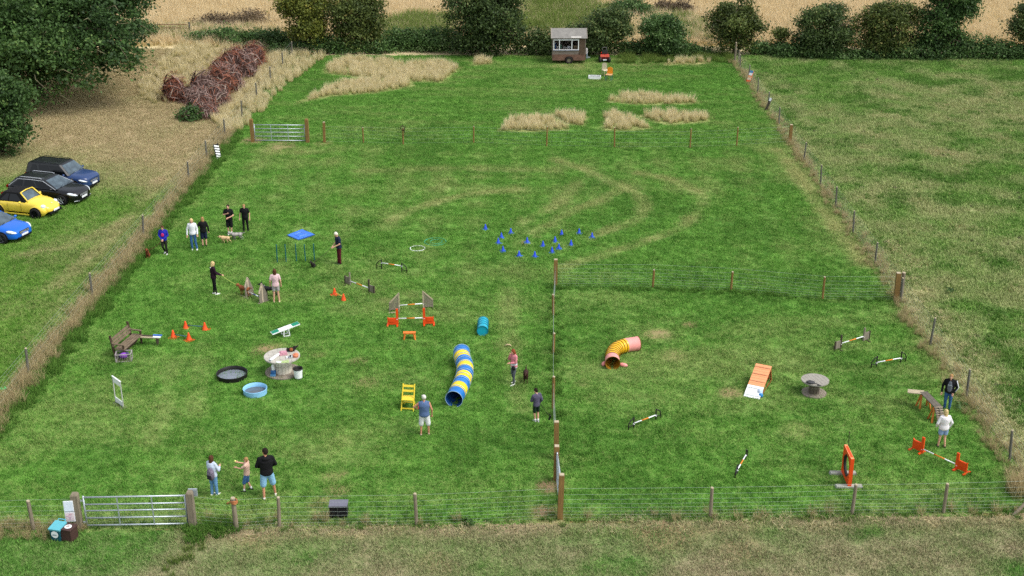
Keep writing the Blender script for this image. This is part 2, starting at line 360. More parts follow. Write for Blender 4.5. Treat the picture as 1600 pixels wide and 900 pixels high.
def past_attr(x, y):
    d = .32 + .8 * (N1.fbm(x, y, 7, 4) - .5) + 1.5 * (N2.fbm(x, y, 1.3, 4) - .5)
    d = d + .6 * sstep(2.6, .6, (x - RFX(y)) + 1.6 * (N3.fbm(x, y, 2, 3) - .5)) * sstep(62, 46, y) + .3 * sstep(1.2, .2, x - RFX(y)) - .15 * sstep(88, 98, y) + .12 * sstep(60, 80, y) * sstep(97, 85, y)
    c = gp(1482, 240); d = d + .6 * sstep(1.9, .7, np.hypot(x - c.x, (y - c.y) * 1.3))
    lush = sstep(.54, .68, N3.fbm(x + 9, y, 1.5, 4)) * .9
    return {'dry': np.clip(d - .35 * lush, 0, 1), 'lush': lush, 'bare': np.clip(spots(x, y, [(1475, 239, 1.3, .9), (1500, 243, .7, .6)]) + .8 * sstep(.70, .78, N1.fbm(x, y, 1.2, 3)), 0, 1), 'dens': np.ones(x.shape)}
def near_attr(x, y):
    e = NFY(x) - y
    green = sstep(-9.4, -11.0, x + .55 * e + 1.2 * (N3.fbm(x, y, 1.5, 3) - .5))
    d = .56 + .8 * (N1.fbm(x, y, 3.5, 4) - .5) + .8 * (N2.fbm(x, y, .9, 4) - .5) + .35 * sstep(.9, .1, e)
    d = d * (1 - green) + green * (.08 + .5 * (N2.fbm(x, y, 2.2, 4) - .42))
    lush = np.maximum(spots(x, y, [(1352, 828, .75, .95), (1340, 838, .6, .6), (1595, 895, .7, .8), (725, 822, .25, .9), (898, 830, .3, .6), (1080, 830, .35, .5), (480, 870, .5, .4), (890, 850, .5, .5)]), green * .35)
    return {'dry': np.clip(d - .65 * lush * (1 - green), 0, 1), 'lush': lush * .6, 'bare': np.clip(.55 * sstep(.8, .2, np.abs(e - .4)) * N2.fbm(x, y, .5, 3) * (1 - green) + spots(x, y, [(1040, 835, 1.3, .6), (1160, 860, .9, .5), (680, 880, .8, .45), (400, 850, .8, .4)]), 0, 1), 'dens': np.ones(x.shape)}
def hay_attr(x, y):
    d = .9 + .5 * (N1.fbm(x, y, 8, 4) - .5)
    return {'dry': np.clip(d, 0, 1), 'lush': np.zeros(x.shape), 'bare': np.zeros(x.shape), 'dens': np.ones(x.shape)}

GM = ('#416d25', '#64933b', '#8e965c', '#aea873'); GP = ('#4d7a2f', '#739945', '#969a66', '#b1ab80'); GH = ('#9c9a60', '#b0a673', '#cdb78a', '#dccba4')
fm = {k: (field_mat('ground_' + k, False, *c), field_mat('turf_' + k, True, *c)) for k, c in dict(mown=GM, pasture=GP, near=('#447029', '#668f40', '#8c8266', '#a99a7c'), park=('#476f25', '#658d37', '#9c8c68', '#b9a483'), hay=GH).items()}
m0 = MB(); m0.add([(-1500, -300, 0), (1500, -300, 0), (1500, 2500, 0), (-1500, 2500, 0)], [(0, 1, 2, 3)])
tag(m0.build('ground', mat('far_meadow', '#9a8e58', .95, var=.2, scale=.08)), kind='structure')
rel = lambda x, y: .03 * (N1.fbm(x, y, 3, 3) - .3)
mown = lambda x, y: (x > LFX(y) - .2) & (x < RFX(y) + .2) & (y > NFY(x) - .1)
FIELDS = [('mown_field', 'mown', -19.4, 18.2, 33.4, 103.5, .22, mown_attr, mown, 15, .75, 1.25),
          ('parking_field', 'park', -62, -17.6, 24, 106, .4, park_attr, lambda x, y: x < LFX(y) - .2, 9, 1.0, 1.6),
          ('side_pasture', 'pasture', 17, 64, 24, 103.5, .35, past_attr, lambda x, y: (x > RFX(y) + .2), 11, .9, 1.6),
          ('near_pasture', 'near', -24, 20, 22, 35.8, .2, near_attr, lambda x, y: (y < NFY(x) - .1) & (x > LFX(y)) & (x < RFX(y)), 17, .8, 1.4)]
turf = {k: variants('turf_' + k, [blades('turf_%s_%d' % (k, i), fm[k][1], 80, .33, .035, .085, .011, .8, 40 + i) for i in range(4)]) for k in ('mown', 'park', 'near')}
turf['pasture'] = variants('turf_pasture', [blades('turf_p_%d' % i, fm['pasture'][1], 80, .33, .035, .10, .014, .9, 60 + i) for i in range(4)])
GRASSLABEL = {'mown': 'short mown green grass of the dog field', 'park': 'mown grass of the parking field by the cars', 'pasture': 'tussocky grazed grass of the right hand pasture', 'near': 'thin dry grass of the pasture before the near fence'}
for nm_, k, x0, x1, y0, y1, st, fn, keep, de, s0, s1 in FIELDS:
    tag(obj(nm_, grid(nm_, x0, x1, y0, y1, st, fn, fm[k][0], .012, rel, keep)), kind='structure')
    # turf only where the frame can look, with a margin
    vis = lambda x, y, kp=keep: kp(x, y) & (np.abs(x) < .44 * np.sqrt(y * y + 350) + 2) & (y > 29)
    scatter(nm_.replace('field', 'grass').replace('pasture', 'pasture_grass'), GRASSLABEL[k], grid(nm_ + '_grass', x0, x1, y0, y1, .45, fn, fm[k][1], .012, rel, vis), turf[k], de, s0, s1, 3, dens_attr='dens')
tag(obj('hay_field', grid('hay_field', -90, 90, 103.3, 190, 1.0, hay_attr, fm['hay'][0], .012)), kind='structure')
# ---------------------------------------------------------------- long dry grass
def long_mat(name, base, mid, tip, tip2, vr=.35):
    m = bpy.data.materials.new(name); m.use_nodes = True; n = m.node_tree; L = n.links.new; b = n.nodes['Principled BSDF']
    a = n.nodes.new('ShaderNodeAttribute'); a.attribute_name = 'hh'; r = n.nodes.new('ShaderNodeAttribute'); r.attribute_name = 'br'
    oi = n.nodes.new('ShaderNodeObjectInfo')
    cr = n.nodes.new('ShaderNodeValToRGB'); e = cr.color_ramp.elements; e[0].color = (*srgb(base), 1); e[1].color = (*srgb(tip), 1); k = e.new(.4); k.color = (*srgb(mid), 1)
    x = n.nodes.new('ShaderNodeMix'); x.data_type = 'RGBA'; x.inputs[7].default_value = (*srgb(tip2), 1)
    mu = n.nodes.new('ShaderNodeMath'); mu.operation = 'MULTIPLY'; L(r.outputs['Fac'], mu.inputs[0]); L(a.outputs['Fac'], mu.inputs[1])
    L(a.outputs['Fac'], cr.inputs[0]); L(mu.outputs[0], x.inputs[0]); L(cr.outputs[0], x.inputs[6])
    y = n.nodes.new('ShaderNodeMix'); y.data_type = 'RGBA'; y.inputs[7].default_value = (*srgb(mid), 1)
    mr = n.nodes.new('ShaderNodeMath'); mr.operation = 'MULTIPLY'; mr.inputs[1].default_value = vr; L(oi.outputs['Random'], mr.inputs[0])
    L(mr.outputs[0], y.inputs[0]); L(x.outputs[2], y.inputs[6]); L(y.outputs[2], b.inputs['Base Color'])
    b.inputs['Roughness'].default_value = .8; b.inputs['Specular IOR Level'].default_value = .15
    tr = n.nodes.new('ShaderNodeBsdfTranslucent'); ms = n.nodes.new('ShaderNodeMixShader'); ms.inputs[0].default_value = .35
    L(y.outputs[2], tr.inputs[0]); L(b.outputs[0], ms.inputs[1]); L(tr.outputs[0], ms.inputs[2]); L(ms.outputs[0], n.nodes['Material Output'].inputs[0])
    return m
straw = long_mat('long_straw', '#74883c', '#cabf8a', '#f5e9ca', '#e4d2a8', .5)
verge = long_mat('long_verge', '#587430', '#a99d72', '#d3bd98', '#b9a67a')
hay = long_mat('long_hay', '#bdb17c', '#d8c79b', '#ead9b4', '#dec69c', .25)
weedm = long_mat('long_weed', '#3c5a20', '#5d7a33', '#8c9250', '#70853e')
rushm = long_mat('rush_green', '#2e5418', '#47762a', '#5f8e38', '#7a8f45')
def longset(k, m, n, rad, h0, h1, w, lean): return variants('tuft_' + k, [blades('tuft_%s_%d' % (k, i), m, n, rad, h0, h1, w, lean, 90 + i, 3) for i in range(4)])
T_straw = longset('straw', straw, 46, .2, .3, .8, .014, .35); T_verge = longset('verge', verge, 60, .24, .25, .8, .010, .6)
T_hay = longset('hay', hay, 60, .55, .4, .95, .02, .35); T_weed = longset('weed', weedm, 60, .35, .2, .7, .02, .7); T_green = longset('green', rushm, 60, .2, .10, .28, .011, .8)
def patch(name, poly, step=.3, inset=-1):
    xs = [p[0] for p in poly]; ys = [p[1] for p in poly]
    return grid(name, min(xs) - step, max(xs) + step, min(ys) - step, max(ys) + step, step, lambda x, y: {'dens': np.clip(.25 + 1.5 * N2.fbm(x, y, 1.6, 3) * sstep(.2, .5, N1.fbm(x, y, 1.1, 3)), 0, 1)}, None, .01, None, lambda x, y: inpoly(x, y, poly) & (dpoly(x, y, list(poly) + [poly[0]]) > inset))
def ribbon(name, pts, w0, w1, step=.25):
    xs = [p[0] for p in pts]; ys = [p[1] for p in pts]; M = max(w0, w1) + .4
    return grid(name, min(xs) - M, max(xs) + M, min(ys) - M, max(ys) + M, step, lambda x, y: {'dens': np.clip(.2 + 1.6 * N2.fbm(x, y, 1.3, 3), 0, 1) * sstep(max(w0, w1), max(w0, w1) * .4, dpoly(x, y, pts) + .5 * (N1.fbm(x, y, .9, 3) - .5))}, None, .01, None, lambda x, y: dpoly(x, y, pts) < max(w0, w1))
LN = {'a': 'unmown straw coloured grass patch below the far left mown path', 'b': 'unmown dry grass patch in front of the yellowish hedge tree', 'c': 'small dry grass clump nearest the big dark hedge tree', 'd': 'dry grass patch at the left of the far cross fence', 'e': 'dry grass patch just behind the left one by cross fence',
      'f': 'triangular dry grass patch right of the mown gap', 'g': 'widest dry grass patch at the right of the group', 'h': 'farthest dry grass patch, lens shaped, behind the others', 'i': 'thin dry grass strip under the far hedge by the mower'}
for k, p in LONG.items(): scatter('long_grass', LN[k], patch('long_grass_' + k, p, .15, .22), T_straw, 17, .5, 1.0, ord(k), dens_attr='dens')
lf = [(LFX(y), y) for y in np.linspace(30, 80, 14)]
scatter('verge_grass', 'brown tall grass verge along the left fence', ribbon('verge_left', [(x, y) for x, y in lf], .55, .55), T_verge, 24, .35, .95, 5, dens_attr='dens')
scatter('verge_grass', 'green weedy edge along the left fence foot', ribbon('verge_left_g', [(x + .5, y) for x, y in lf], .6, .6), T_green, 18, .7, 1.5, 6, dens_attr='dens')
scatter('verge_grass', 'pale dry grass verge along the right fence foot', ribbon('verge_right', [(RFX(y), y) for y in np.linspace(32, 101, 14)], .5, .5), T_verge, 12, .3, .65, 7, dens_attr='dens')
scatter('verge_grass', 'tufty grass under the near wire fence', ribbon('verge_near', [(x, NFY(x) + .1) for x in np.linspace(-20, 18, 12)], .42, .42), T_green, 18, .3, .75, 8, dens_attr='dens')
scatter('verge_grass', 'scattered straw tufts under the near wire fence', ribbon('verge_near_s', [(x, NFY(x) + .15) for x in np.linspace(-20, 18, 12)], .35, .35), T_verge, 3.5, .4, .7, 18, dens_attr='dens')
scatter('verge_grass', 'tufty green grass under the inner cross fence', ribbon('verge_cross', gxy((868, 449), (1142, 457), (1285, 470), (1403, 469)), .3, .3), T_green, 16, .5, 1.0, 9, dens_attr='dens')
scatter('verge_grass', 'tufty green grass under the middle fence', ribbon('verge_mid', gxy((866, 449), (866, 552), (866, 660)), .3, .3), T_green, 10, .6, 1.1, 10, dens_attr='dens')
scatter('verge_grass', 'rank grass clump right of the near gate', patch('verge_gate', gxy((290, 850), (350, 840), (385, 822), (330, 815), (295, 822))), T_green, 30, .7, 1.5, 11)
scatter('verge_grass', 'yellowing long grass at the edge of the gateway', patch('verge_gate_y', gxy((235, 905), (275, 905), (345, 838), (310, 835))), T_weed, 6, .25, .5, 12)
scatter('verge_grass', 'coarse grass behind the two bins', patch('verge_bins', gxy((-20, 845), (60, 848), (128, 838), (128, 815), (-20, 815))), T_verge, 18, .35, .6, 13)
scatter('long_grass', 'tall pale grass bank between brush pile and left fence', patch('bank', gxy((330, 190), (362, 213), (395, 190), (440, 140), (505, 92), (500, 78), (430, 85), (405, 110), (380, 150))), T_straw, 10, .5, 1.1, 14, dens_attr='dens')
scatter('long_grass', 'tall dry grass behind the brush pile', patch('bank2', gxy((200, 150), (255, 165), (330, 110), (420, 78), (430, 62), (290, 62), (265, 90))), T_straw, 7, .6, 1.1, 15, dens_attr='dens')
scatter('long_grass', 'straw tuft at the right end of the near fence', patch('tuft_r', gxy((1575, 772), (1595, 778), (1592, 760), (1576, 758)), .15), T_verge, 40, .9, 1.2, 16)
scatter('long_grass', 'dry grass and weeds in front of the hedge by the mower', patch('hedgefoot', gxy((965, 100), (1150, 98), (1145, 84), (970, 86))), T_weed, 3.5, .5, 1.0, 17, dens_attr='dens')
hm = grid('hay_base', -75, 75, 107, 185, 1.5, lambda x, y: {'dens': np.clip(.6 + .6 * N1.fbm(x, y, 7, 3), 0, 1)}, None, .01, None, lambda x, y: (np.abs(x) < .44 * y + 3) & (y < 150))
scatter('hay_grass', 'tall pale hay grass of the field beyond the hedge', hm, T_hay, 3.2, .8, 1.3, 19, dens_attr='dens')
for nm_, p, lab, T, de, s0, s1 in [('w1', gxy((605, 75), (690, 75), (720, 35), (640, 30), (600, 45)), 'grey green weeds on the bank left of the big dark tree', T_weed, 5, 1.2, 2.2),
        ('w2', gxy((810, 60), (985, 65), (960, 20), (900, 8), (820, 12)), 'rank yellow green weeds on the bank behind the hut', T_weed, 6, 1.2, 2.2),
        ('w3', gxy((1000, 60), (1110, 70), (1120, 45), (1060, 25), (1010, 25)), 'rough weeds behind the two rounded bushes', T_weed, 3, 1.0, 1.8),
        ('w4', gxy((240, 62), (300, 70), (440, 70), (440, 52), (260, 45)), 'dull weeds around the far left field gate', T_weed, 2.2, 1.0, 1.6)]:
    scatter('weed_bank', lab, patch(nm_, p, .6), T, de, s0, s1, 21, cat='weeds', dens_attr='dens')
T_litter = variants('tuft_litter', [blades('tuft_litter_%d' % i, straw, 40, .2, .03, .10, .012, 2.5, 130 + i, 2) for i in range(3)])
scatter('hay_litter', 'pale hay litter lying along the outside of near fence', ribbon('litter_near', [(x, NFY(x) - .3) for x in np.linspace(-9, 18, 12)], .5, .5), T_litter, 9, .5, 1.2, 31, dens_attr='dens')
scatter('hay_litter', 'pale hay litter lying along the pasture side of right fence', ribbon('litter_right', [(RFX(y) + 1.2, y) for y in np.linspace(36, 60, 10)], 1.3, 1.3), T_litter, 5, .6, 1.4, 32, dens_attr='dens')
clod = []
for i in range(3):
    b_ = MB(); b_.ell((0, 0, .01), (.11, .08, .04), 8, 5); b_.ell((.09, .04, .01), (.06, .06, .03), 7, 5); clod.append(b_.mesh('clod_%d' % i, mat('dung_dark', '#3b3425', .95, var=.2), True))
scatter('pasture_clods', 'dark dung clods scattered over the right pasture', grid('clod_base', 18, 50, 34, 101, 1.0, lambda x, y: {'dens': sstep(.45, .7, N1.fbm(x, y, 3, 3))}, None, .01, None, lambda x, y: (x > RFX(y) + 1) & (x < .44 * y + 3)), variants('clods', clod), .35, .5, 1.6, 33, cat='dung', dens_attr='dens')
g_ = np.random.default_rng(4)
# weed tussocks dotted over the pasture on the right
def tus(x, y): return {'dens': np.clip(2.6 * sstep(.54, .66, N3.fbm(x + 9, y, 1.5, 4)) + .06, 0, 1)}
scatter('pasture_tussocks', 'darker green tussocks dotted over the right pasture', grid('tussock_base', 18, 50, 34, 102, .5, tus, None, .01, None, lambda x, y: (x > RFX(y) + .5) & (x < .44 * y + 3)), T_green, 4.5, .4, .9, 23, dens_attr='dens')
scatter('clover_and_shade', 'darker clover and weed clumps, some standing in for shade', grid('clover_shade_base', -18, 17, 35, 101, .4, lambda x, y: {'dens': np.clip(spots(x, y, lush_and_shade[:7]) ** 2, 0, 1)}, None, .01, None, lambda x, y: spots(x, y, lush_and_shade[:7]) > .15), T_green, 14, .35, .6, 24, dens_attr='dens')

# ---------------------------------------------------------------- trees, bushes, hedges
def leaf_mat(name, dark, light, tint=None):
    m = bpy.data.materials.new(name); m.use_nodes = True; n = m.node_tree; L = n.links.new; b = n.nodes['Principled BSDF']
    a = n.nodes.new('ShaderNodeAttribute'); a.attribute_name = 'tint'
    cr = n.nodes.new('ShaderNodeValToRGB'); e = cr.color_ramp.elements; e[0].color = (*srgb(dark), 1); e[1].color = (*srgb(light), 1)
    if tint: k = e.new(.9); k.color = (*srgb(light), 1); e[2].color = (*srgb(tint), 1)
    L(a.outputs['Fac'], cr.inputs[0]); L(cr.outputs[0], b.inputs['Base Color'])
    b.inputs['Roughness'].default_value = .55; b.inputs['Specular IOR Level'].default_value = .25
    t = n.nodes.new('ShaderNodeBsdfTranslucent'); mx = n.nodes.new('ShaderNodeMixShader'); mx.inputs[0].default_value = .3
    L(cr.outputs[0], t.inputs[0]); L(b.outputs[0], mx.inputs[1]); L(t.outputs[0], mx.inputs[2]); L(mx.outputs[0], n.nodes['Material Output'].inputs[0])
    return m
def leaves(name, m, blobs, nclump, nleaf, size, spread, seed, droop=.0, fill=.25):
    """leaf faces in clumps through the volume of lumpy ellipsoids; blobs: (centre, radii)"""
    g = np.random.default_rng(seed); C = []; O = []; BT = []; tot = sum(r[0] * r[1] + r[0] * r[2] for _, r in blobs)
    for c, r in blobs:
        k = max(6, int(nclump * (r[0] * r[1] + r[0] * r[2]) / tot)); d = g.normal(size=(k, 3)); d /= np.linalg.norm(d, axis=1)[:, None]
        bd = g.normal(size=(14, 3)); bd /= np.linalg.norm(bd, axis=1)[:, None]; ba = g.uniform(-.22, .3, 14)
        lump = 1 + (np.exp(-((d[:, None] - bd[None]) ** 2).sum(2) / .12) * ba).sum(1) + .07 * g.normal(size=k)
        rad = np.where(g.random(k) < fill, .3 + .5 * g.random(k), .86 + .2 * g.random(k)) * lump
        C.append(np.array(c) + d * np.array(r) * rad[:, None]); O.append(d); BT.append(np.full(k, g.uniform(-.2, .2)))
    C = np.concatenate(C); O = np.concatenate(O); ok = C[:, 2] > .15; C = C[ok]; O = O[ok]; BT = np.concatenate(BT)[ok]; k = len(C)
    ct = np.clip(.44 + .2 * g.normal(size=k) + BT, 0, 1)
    idx = np.repeat(np.arange(k), nleaf); n = len(idx); sp = spread * (.6 + .8 * g.random(k))[idx]
    off = g.normal(size=(n, 3)) * np.stack([sp, sp, sp * .6], 1); off[:, 2] -= droop * np.abs(off[:, 0] + off[:, 1])
    P = C[idx] + off; P[:, 2] = np.maximum(P[:, 2], .05 + .2 * g.random(n))
    nm = O[idx] * .55 + np.array([0, 0, .55]) + .75 * g.normal(size=(n, 3)); nm /= np.linalg.norm(nm, axis=1)[:, None]
    t = np.cross(nm, g.normal(size=(n, 3))); t /= np.linalg.norm(t, axis=1)[:, None]; bt = np.cross(nm, t)
    s = (size * (.55 + .9 * g.random(n)))[:, None]
    V = np.stack([P - t * s * .9, P + bt * s * .5, P + t * s * .9 + nm * s * .15, P - bt * s * .5], 1).reshape(-1, 3)
    tint = np.clip(ct[idx] + .16 * g.normal(size=n), 0, 1)
    return np_mesh(name, V, np.arange(4 * n).reshape(-1, 4), m, {'tint': np.repeat(tint, 4)})
bark = mat('bark', '#5d5142', .9, var=.25, scale=8, bump=.5); bark_light = mat('bark_lichen', '#7f7a5c', .9, var=.25, scale=8)
def tree(name, label, px, py, blobs, nclump, nleaf, size, spread, m, seed, trunk_r=.16, cat='tree', stems=1, group=None, droop=0., fill=.25, base=None, twigs=0):
    """blobs are (dx, dy, z, rx, ry, rz) in metres about the foot"""
    t = thing(name, label, cat, base or gp(px, py), 0, group); g = random.Random(seed); main = blobs; blobs = []
    for b in main:
        big = min(b[3:6]); blobs.append((*b[:3], b[3] * .86, b[4] * .86, b[5] * .86))
        for j in range(5 if big > .8 else 2):
            a = g.uniform(0, 6.28); e = g.uniform(-.35, 1.2); q = (math.cos(a) * math.cos(e) * b[3] * .82, math.sin(a) * math.cos(e) * b[4] * .82, math.sin(e) * b[5] * .86); f = g.uniform(.24, .46)
            blobs.append((b[0] + q[0], b[1] + q[1], b[2] + q[2], b[3] * f, b[4] * f, b[5] * f * .85))
    w = MB(); top = max(b[2] for b in blobs)
    for k in range(stems):
        a = g.random() * 6.28; f = Vector((math.cos(a), math.sin(a), 0)) * (.25 * k); b0 = main[k % len(main)]
        hub = Vector((b0[0] * .5, b0[1] * .5, b0[2] * .75))
        w.tube([f, f * 1.4 + hub * .35 + Vector((g.uniform(-.1, .1), g.uniform(-.1, .1), 0)), f + hub * .7, hub], [trunk_r * 1.25, trunk_r, trunk_r * .8, trunk_r * .6], 8)
        for b in main:
            e = Vector(b[:3])
            for j in range(5):
                d = Vector((g.uniform(-1, 1) * b[3], g.uniform(-1, 1) * b[4], g.uniform(-.5, .9) * b[5])) * .75
                w.tube([hub * .8, (hub + e) / 2 + d * .3 + Vector((0, 0, .2)), e + d], [trunk_r * .5, trunk_r * .32, .03], 6)
    w.build('trunk', bark, t, True)
    if twigs:
        tw = MB()
        for k in range(twigs):
            b = main[g.randrange(len(main))]; d = Vector((g.gauss(0, 1), -abs(g.gauss(0, 1)), g.gauss(0, .6))).normalized(); e = Vector(b[:3])
            p = e + Vector((d.x * b[3], d.y * b[4], d.z * b[5])) * .8; q = e + Vector((d.x * b[3], d.y * b[4], d.z * b[5])) * 1.12 + Vector((g.uniform(-.9, .9), 0, g.uniform(-1.0, .3)))
            tw.tube([p, (p + q) / 2 + Vector((g.uniform(-.4, .4), -.1, g.uniform(.0, .35))), q], [.045, .03, .012], 5)
        tw.build('bare_twigs', bark_light, t, True)['kind'] = 'stuff'
    obj('crown', leaves('crown', m, [((b[0], b[1], b[2]), (b[3], b[4], b[5])) for b in blobs], nclump, nleaf, size, spread, seed, droop, fill), t)
    return t
L_ash = leaf_mat('leaf_broad', '#2a4120', '#527238', '#718a4a'); L_dark = leaf_mat('leaf_dark', '#2f4123', '#586d38', '#7b824d')
L_thorn = leaf_mat('leaf_thorn', '#374424', '#697838', '#8c854c'); L_yel = leaf_mat('leaf_yellowing', '#4a5824', '#858b3a', '#a79c4a'); L_bram = leaf_mat('leaf_bramble', '#334b26', '#5d7d40', '#869a68')
L_scrub = leaf_mat('leaf_brown_scrub', '#4b4030', '#7b6a52', '#948061'); L_oli = leaf_mat('leaf_olive', '#384722', '#6b7838', '#978b52')
tree('broadleaf_tree', 'huge spreading broadleaf tree overhanging the parked cars', 60, 150, [(-1, 0, 6.2, 6.5, 6, 4.6), (4.8, -1.2, 5.4, 4.3, 4.2, 3.3), (.5, -3.8, 4.4, 5.2, 3.2, 2.9), (2.5, 2.5, 8.2, 5, 5, 3.5), (-5.5, -1, 6, 5, 5, 5), (-4, -4, 3.0, 3.5, 2.5, 2.4), (5.0, 1.5, 7.6, 3.6, 3.6, 2.8), (1.2, -5.0, 3.0, 4.4, 2.4, 2.3), (5.2, -3.6, 3.9, 3.2, 2.6, 2.1)], 2900, 44, .13, .40, L_ash, 3, .42, twigs=60)
tree('broadleaf_bush', 'rounded dark bush at the left edge beside the cars', 0, 240, [(-.6, 0, 2.6, 2.6, 2.2, 2.4), (.6, -.3, 1.7, 1.6, 1.5, 1.5), (-1.4, -.2, 3.8, 2.2, 2, 2.0)], 640, 42, .11, .3, L_ash, 5, .14, 'bush', 2)
HG = 'trees and bushes of the far hedgerow'
tree('hedge_tree', 'yellowish green hedge tree at the left of the hedgerow', 482, 80, [(0, 0, 2.9, 2.0, 1.7, 2.3), (.3, -.4, 1.6, 1.4, 1.2, 1.4), (-.7, 0, 4.0, 1.6, 1.4, 1.3), (.6, .2, 3.6, 1.3, 1.3, 1.5)], 520, 36, .11, .30, L_yel, 11, .14, group=HG, stems=2)
tree('hedge_tree', 'olive hedge tree just right of the yellowish one', 557, 80, [(0, 0, 2.5, 2.1, 1.8, 2.0), (.9, 0, 2.9, 1.5, 1.4, 1.4), (-.7, .1, 3.5, 1.5, 1.4, 1.4), (0, -.3, 1.2, 2.0, 1.3, 1.1)], 520, 36, .11, .30, L_oli, 12, .14, group=HG, stems=2)
tree('hedge_tree', 'biggest dark round tree, left of the trailer hut', 757, 84, [(0, 0, 3.0, 3.1, 2.4, 2.7), (-.8, .2, 4.4, 2.4, 2.2, 1.9), (.9, -.2, 2.2, 2.5, 2, 2.0), (0, -.5, 1.3, 3.0, 1.6, 1.3), (1.2, .3, 4.6, 1.8, 1.8, 1.6)], 1000, 40, .11, .32, L_dark, 13, .2, group=HG, stems=2, droop=.25)
tree('hedge_bush', 'dark round bush directly behind the red mower', 946, 86, [(0, .3, 2.0, 1.9, 1.6, 1.7), (-.5, .2, 1.2, 2.0, 1.5, 1.2), (.3, .4, 2.9, 1.3, 1.3, 1.0)], 460, 36, .1, .28, L_dark, 14, .12, 'bush', 2, group=HG)
tree('hedge_bush', 'rounded green bush between the mower and the bare fence corner', 1031, 86, [(0, .2, 1.6, 1.8, 1.5, 1.4), (.6, 0, 1.1, 1.6, 1.3, 1.1), (-.2, .3, 2.3, 1.2, 1.2, .9)], 420, 36, .1, .28, L_bram, 15, .1, 'bush', 2, group=HG)
tree('hedge_tree', 'flat topped olive thorn tree behind the corner post', 1146, 86, [(0, .4, 2.5, 2.0, 1.7, 1.5), (.9, .4, 2.4, 1.5, 1.3, 1.0), (-.8, .4, 2.2, 1.5, 1.3, 1.1), (0, .5, 3.4, 1.4, 1.3, 1.0), (0, .3, 1.0, 1.5, 1.2, 1.0)], 520, 34, .1, .28, L_thorn, 16, .12, group=HG, stems=2)
tree('sapling', 'small thin sapling right of the flat topped thorn', 1216, 84, [(.1, 0, 1.5, .75, .6, .38), (.35, 0, 1.75, .5, .4, .3)], 70, 22, .09, .2, L_oli, 17, .035, group=HG)
tree('hedge_bush', 'large domed dark bush behind the right pasture', 1286, 89, [(0, .3, 2.2, 2.3, 1.9, 1.8), (-.8, 0, 1.1, 2.0, 1.5, 1.1), (.9, .2, 1.3, 1.9, 1.5, 1.2), (.1, .4, 3.2, 1.5, 1.4, 1.0)], 640, 36, .1, .3, L_dark, 18, .14, 'bush', 2, group=HG)
tree('hedge_tree', 'broad green tree left of the tallest tree on the right', 1384, 89, [(0, .3, 2.4, 2.3, 1.9, 1.9), (.2, 0, 1.0, 2.4, 1.4, 1.0), (-.8, .4, 3.2, 1.5, 1.4, 1.2), (1.0, .4, 3.3, 1.6, 1.4, 1.1)], 680, 36, .1, .3, L_thorn, 19, .13, group=HG, stems=3)
tree('hedge_tree', 'tallest tree at the right with a branch sticking out', 1466, 89, [(0, .2, 3.4, 2.0, 1.8, 2.1), (.9, .2, 4.6, 1.7, 1.5, 1.4), (-.6, .3, 2.2, 2.0, 1.6, 1.8), (.2, 0, 1.2, 2.0, 1.3, 1.0), (2.1, .1, 3.7, .8, .6, .35), (0, .3, 5.6, 1.6, 1.5, 1.2)], 780, 36, .1, .28, L_ash, 20, .15, group=HG, stems=3)
tree('hedge_tree', 'dark tree cut off by the right edge of the picture', 1612, 90, [(0, .2, 2.6, 1.7, 1.7, 2.0), (.6, .3, 3.8, 1.6, 1.5, 1.4)], 420, 36, .1, .28, L_dark, 21, .13, group=HG)
def hedge(label, a, b, h, wd, m, seed, name='hedge', n=None, py_amp=.3):
    A = gp(*a); B = gp(*b); d = B - A; g = random.Random(seed); t = thing(name, label, 'hedge', A, 0); k = n or max(3, int(d.length / 1.6)); bl = []
    w = MB()
    for i in range(k):
        f = (i + .5) / k; c = d * f; hh = h * (1 + g.uniform(-py_amp, py_amp))
        bl.append(((c.x + g.uniform(-.2, .2), c.y + g.uniform(-.3, .3), hh * .42), (d.length / k * .95, wd * g.uniform(.8, 1.15), hh * .6)))
        for j in range(2): x = c + Vector((g.uniform(-.6, .6), g.uniform(-.2, .2), 0)); w.tube([x, x + Vector((g.uniform(-.2, .2), 0, hh * .6))], [.04, .02], 5)
    w.build('stem', bark, t)['kind'] = 'stuff'; obj('foliage', leaves('foliage', m, bl, int(k * 90 * h), 30, .1, .26, seed, .1, .35), t)
hedge('low dark bramble hedge left of the yellowish tree', (310, 66), (452, 74), 1.25, .9, L_bram, 31)
hedge('low green hedge foot under the yellowish and olive trees', (440, 82), (612, 82), 1.0, .8, L_bram, 32)
hedge('scrubby hedge between the olive tree and the big dark tree', (600, 78), (705, 80), 1.7, .9, L_bram, 33)
hedge('dark hedge between the big tree and the trailer hut', (815, 84), (925, 86), 2.0, .9, L_dark, 34)
hedge('low scrub hedge between the two rounded bushes', (970, 84), (1100, 86), .9, .7, L_bram, 35)
hedge('low green hedge under the sapling', (1180, 85), (1250, 87), 1.0, .7, L_bram, 36)
hedge('dark hedge foot under the trees on the right', (1230, 90), (1500, 91), 1.0, .7, L_bram, 37)
hedge('sloping bramble hedge running to the right edge', (1500, 90), (1625, 92), 1.6, .9, L_bram, 38)
hedge('hedge continuing left beyond the huge tree', (-60, 62), (230, 62), 2.0, 1.0, L_bram, 39)
hedge('brown dying scrub on the edge of the hay field', (318, 42), (405, 42), 1.1, 1.2, L_scrub, 40, 'scrub')
hedge('green bramble mound behind the round bush', (965, 25), (1012, 27), 1.5, 1.4, L_bram, 41, 'bramble_mound')
hedge('brown scrub mound on the right of bramble mound', (1035, 22), (1070, 24), 1.1, 1.0, L_scrub, 42, 'scrub')
hedge('green growth on the bank above the trailer hut', (830, 8), (890, 6), 1.2, 1.2, L_bram, 43, 'bramble_mound')
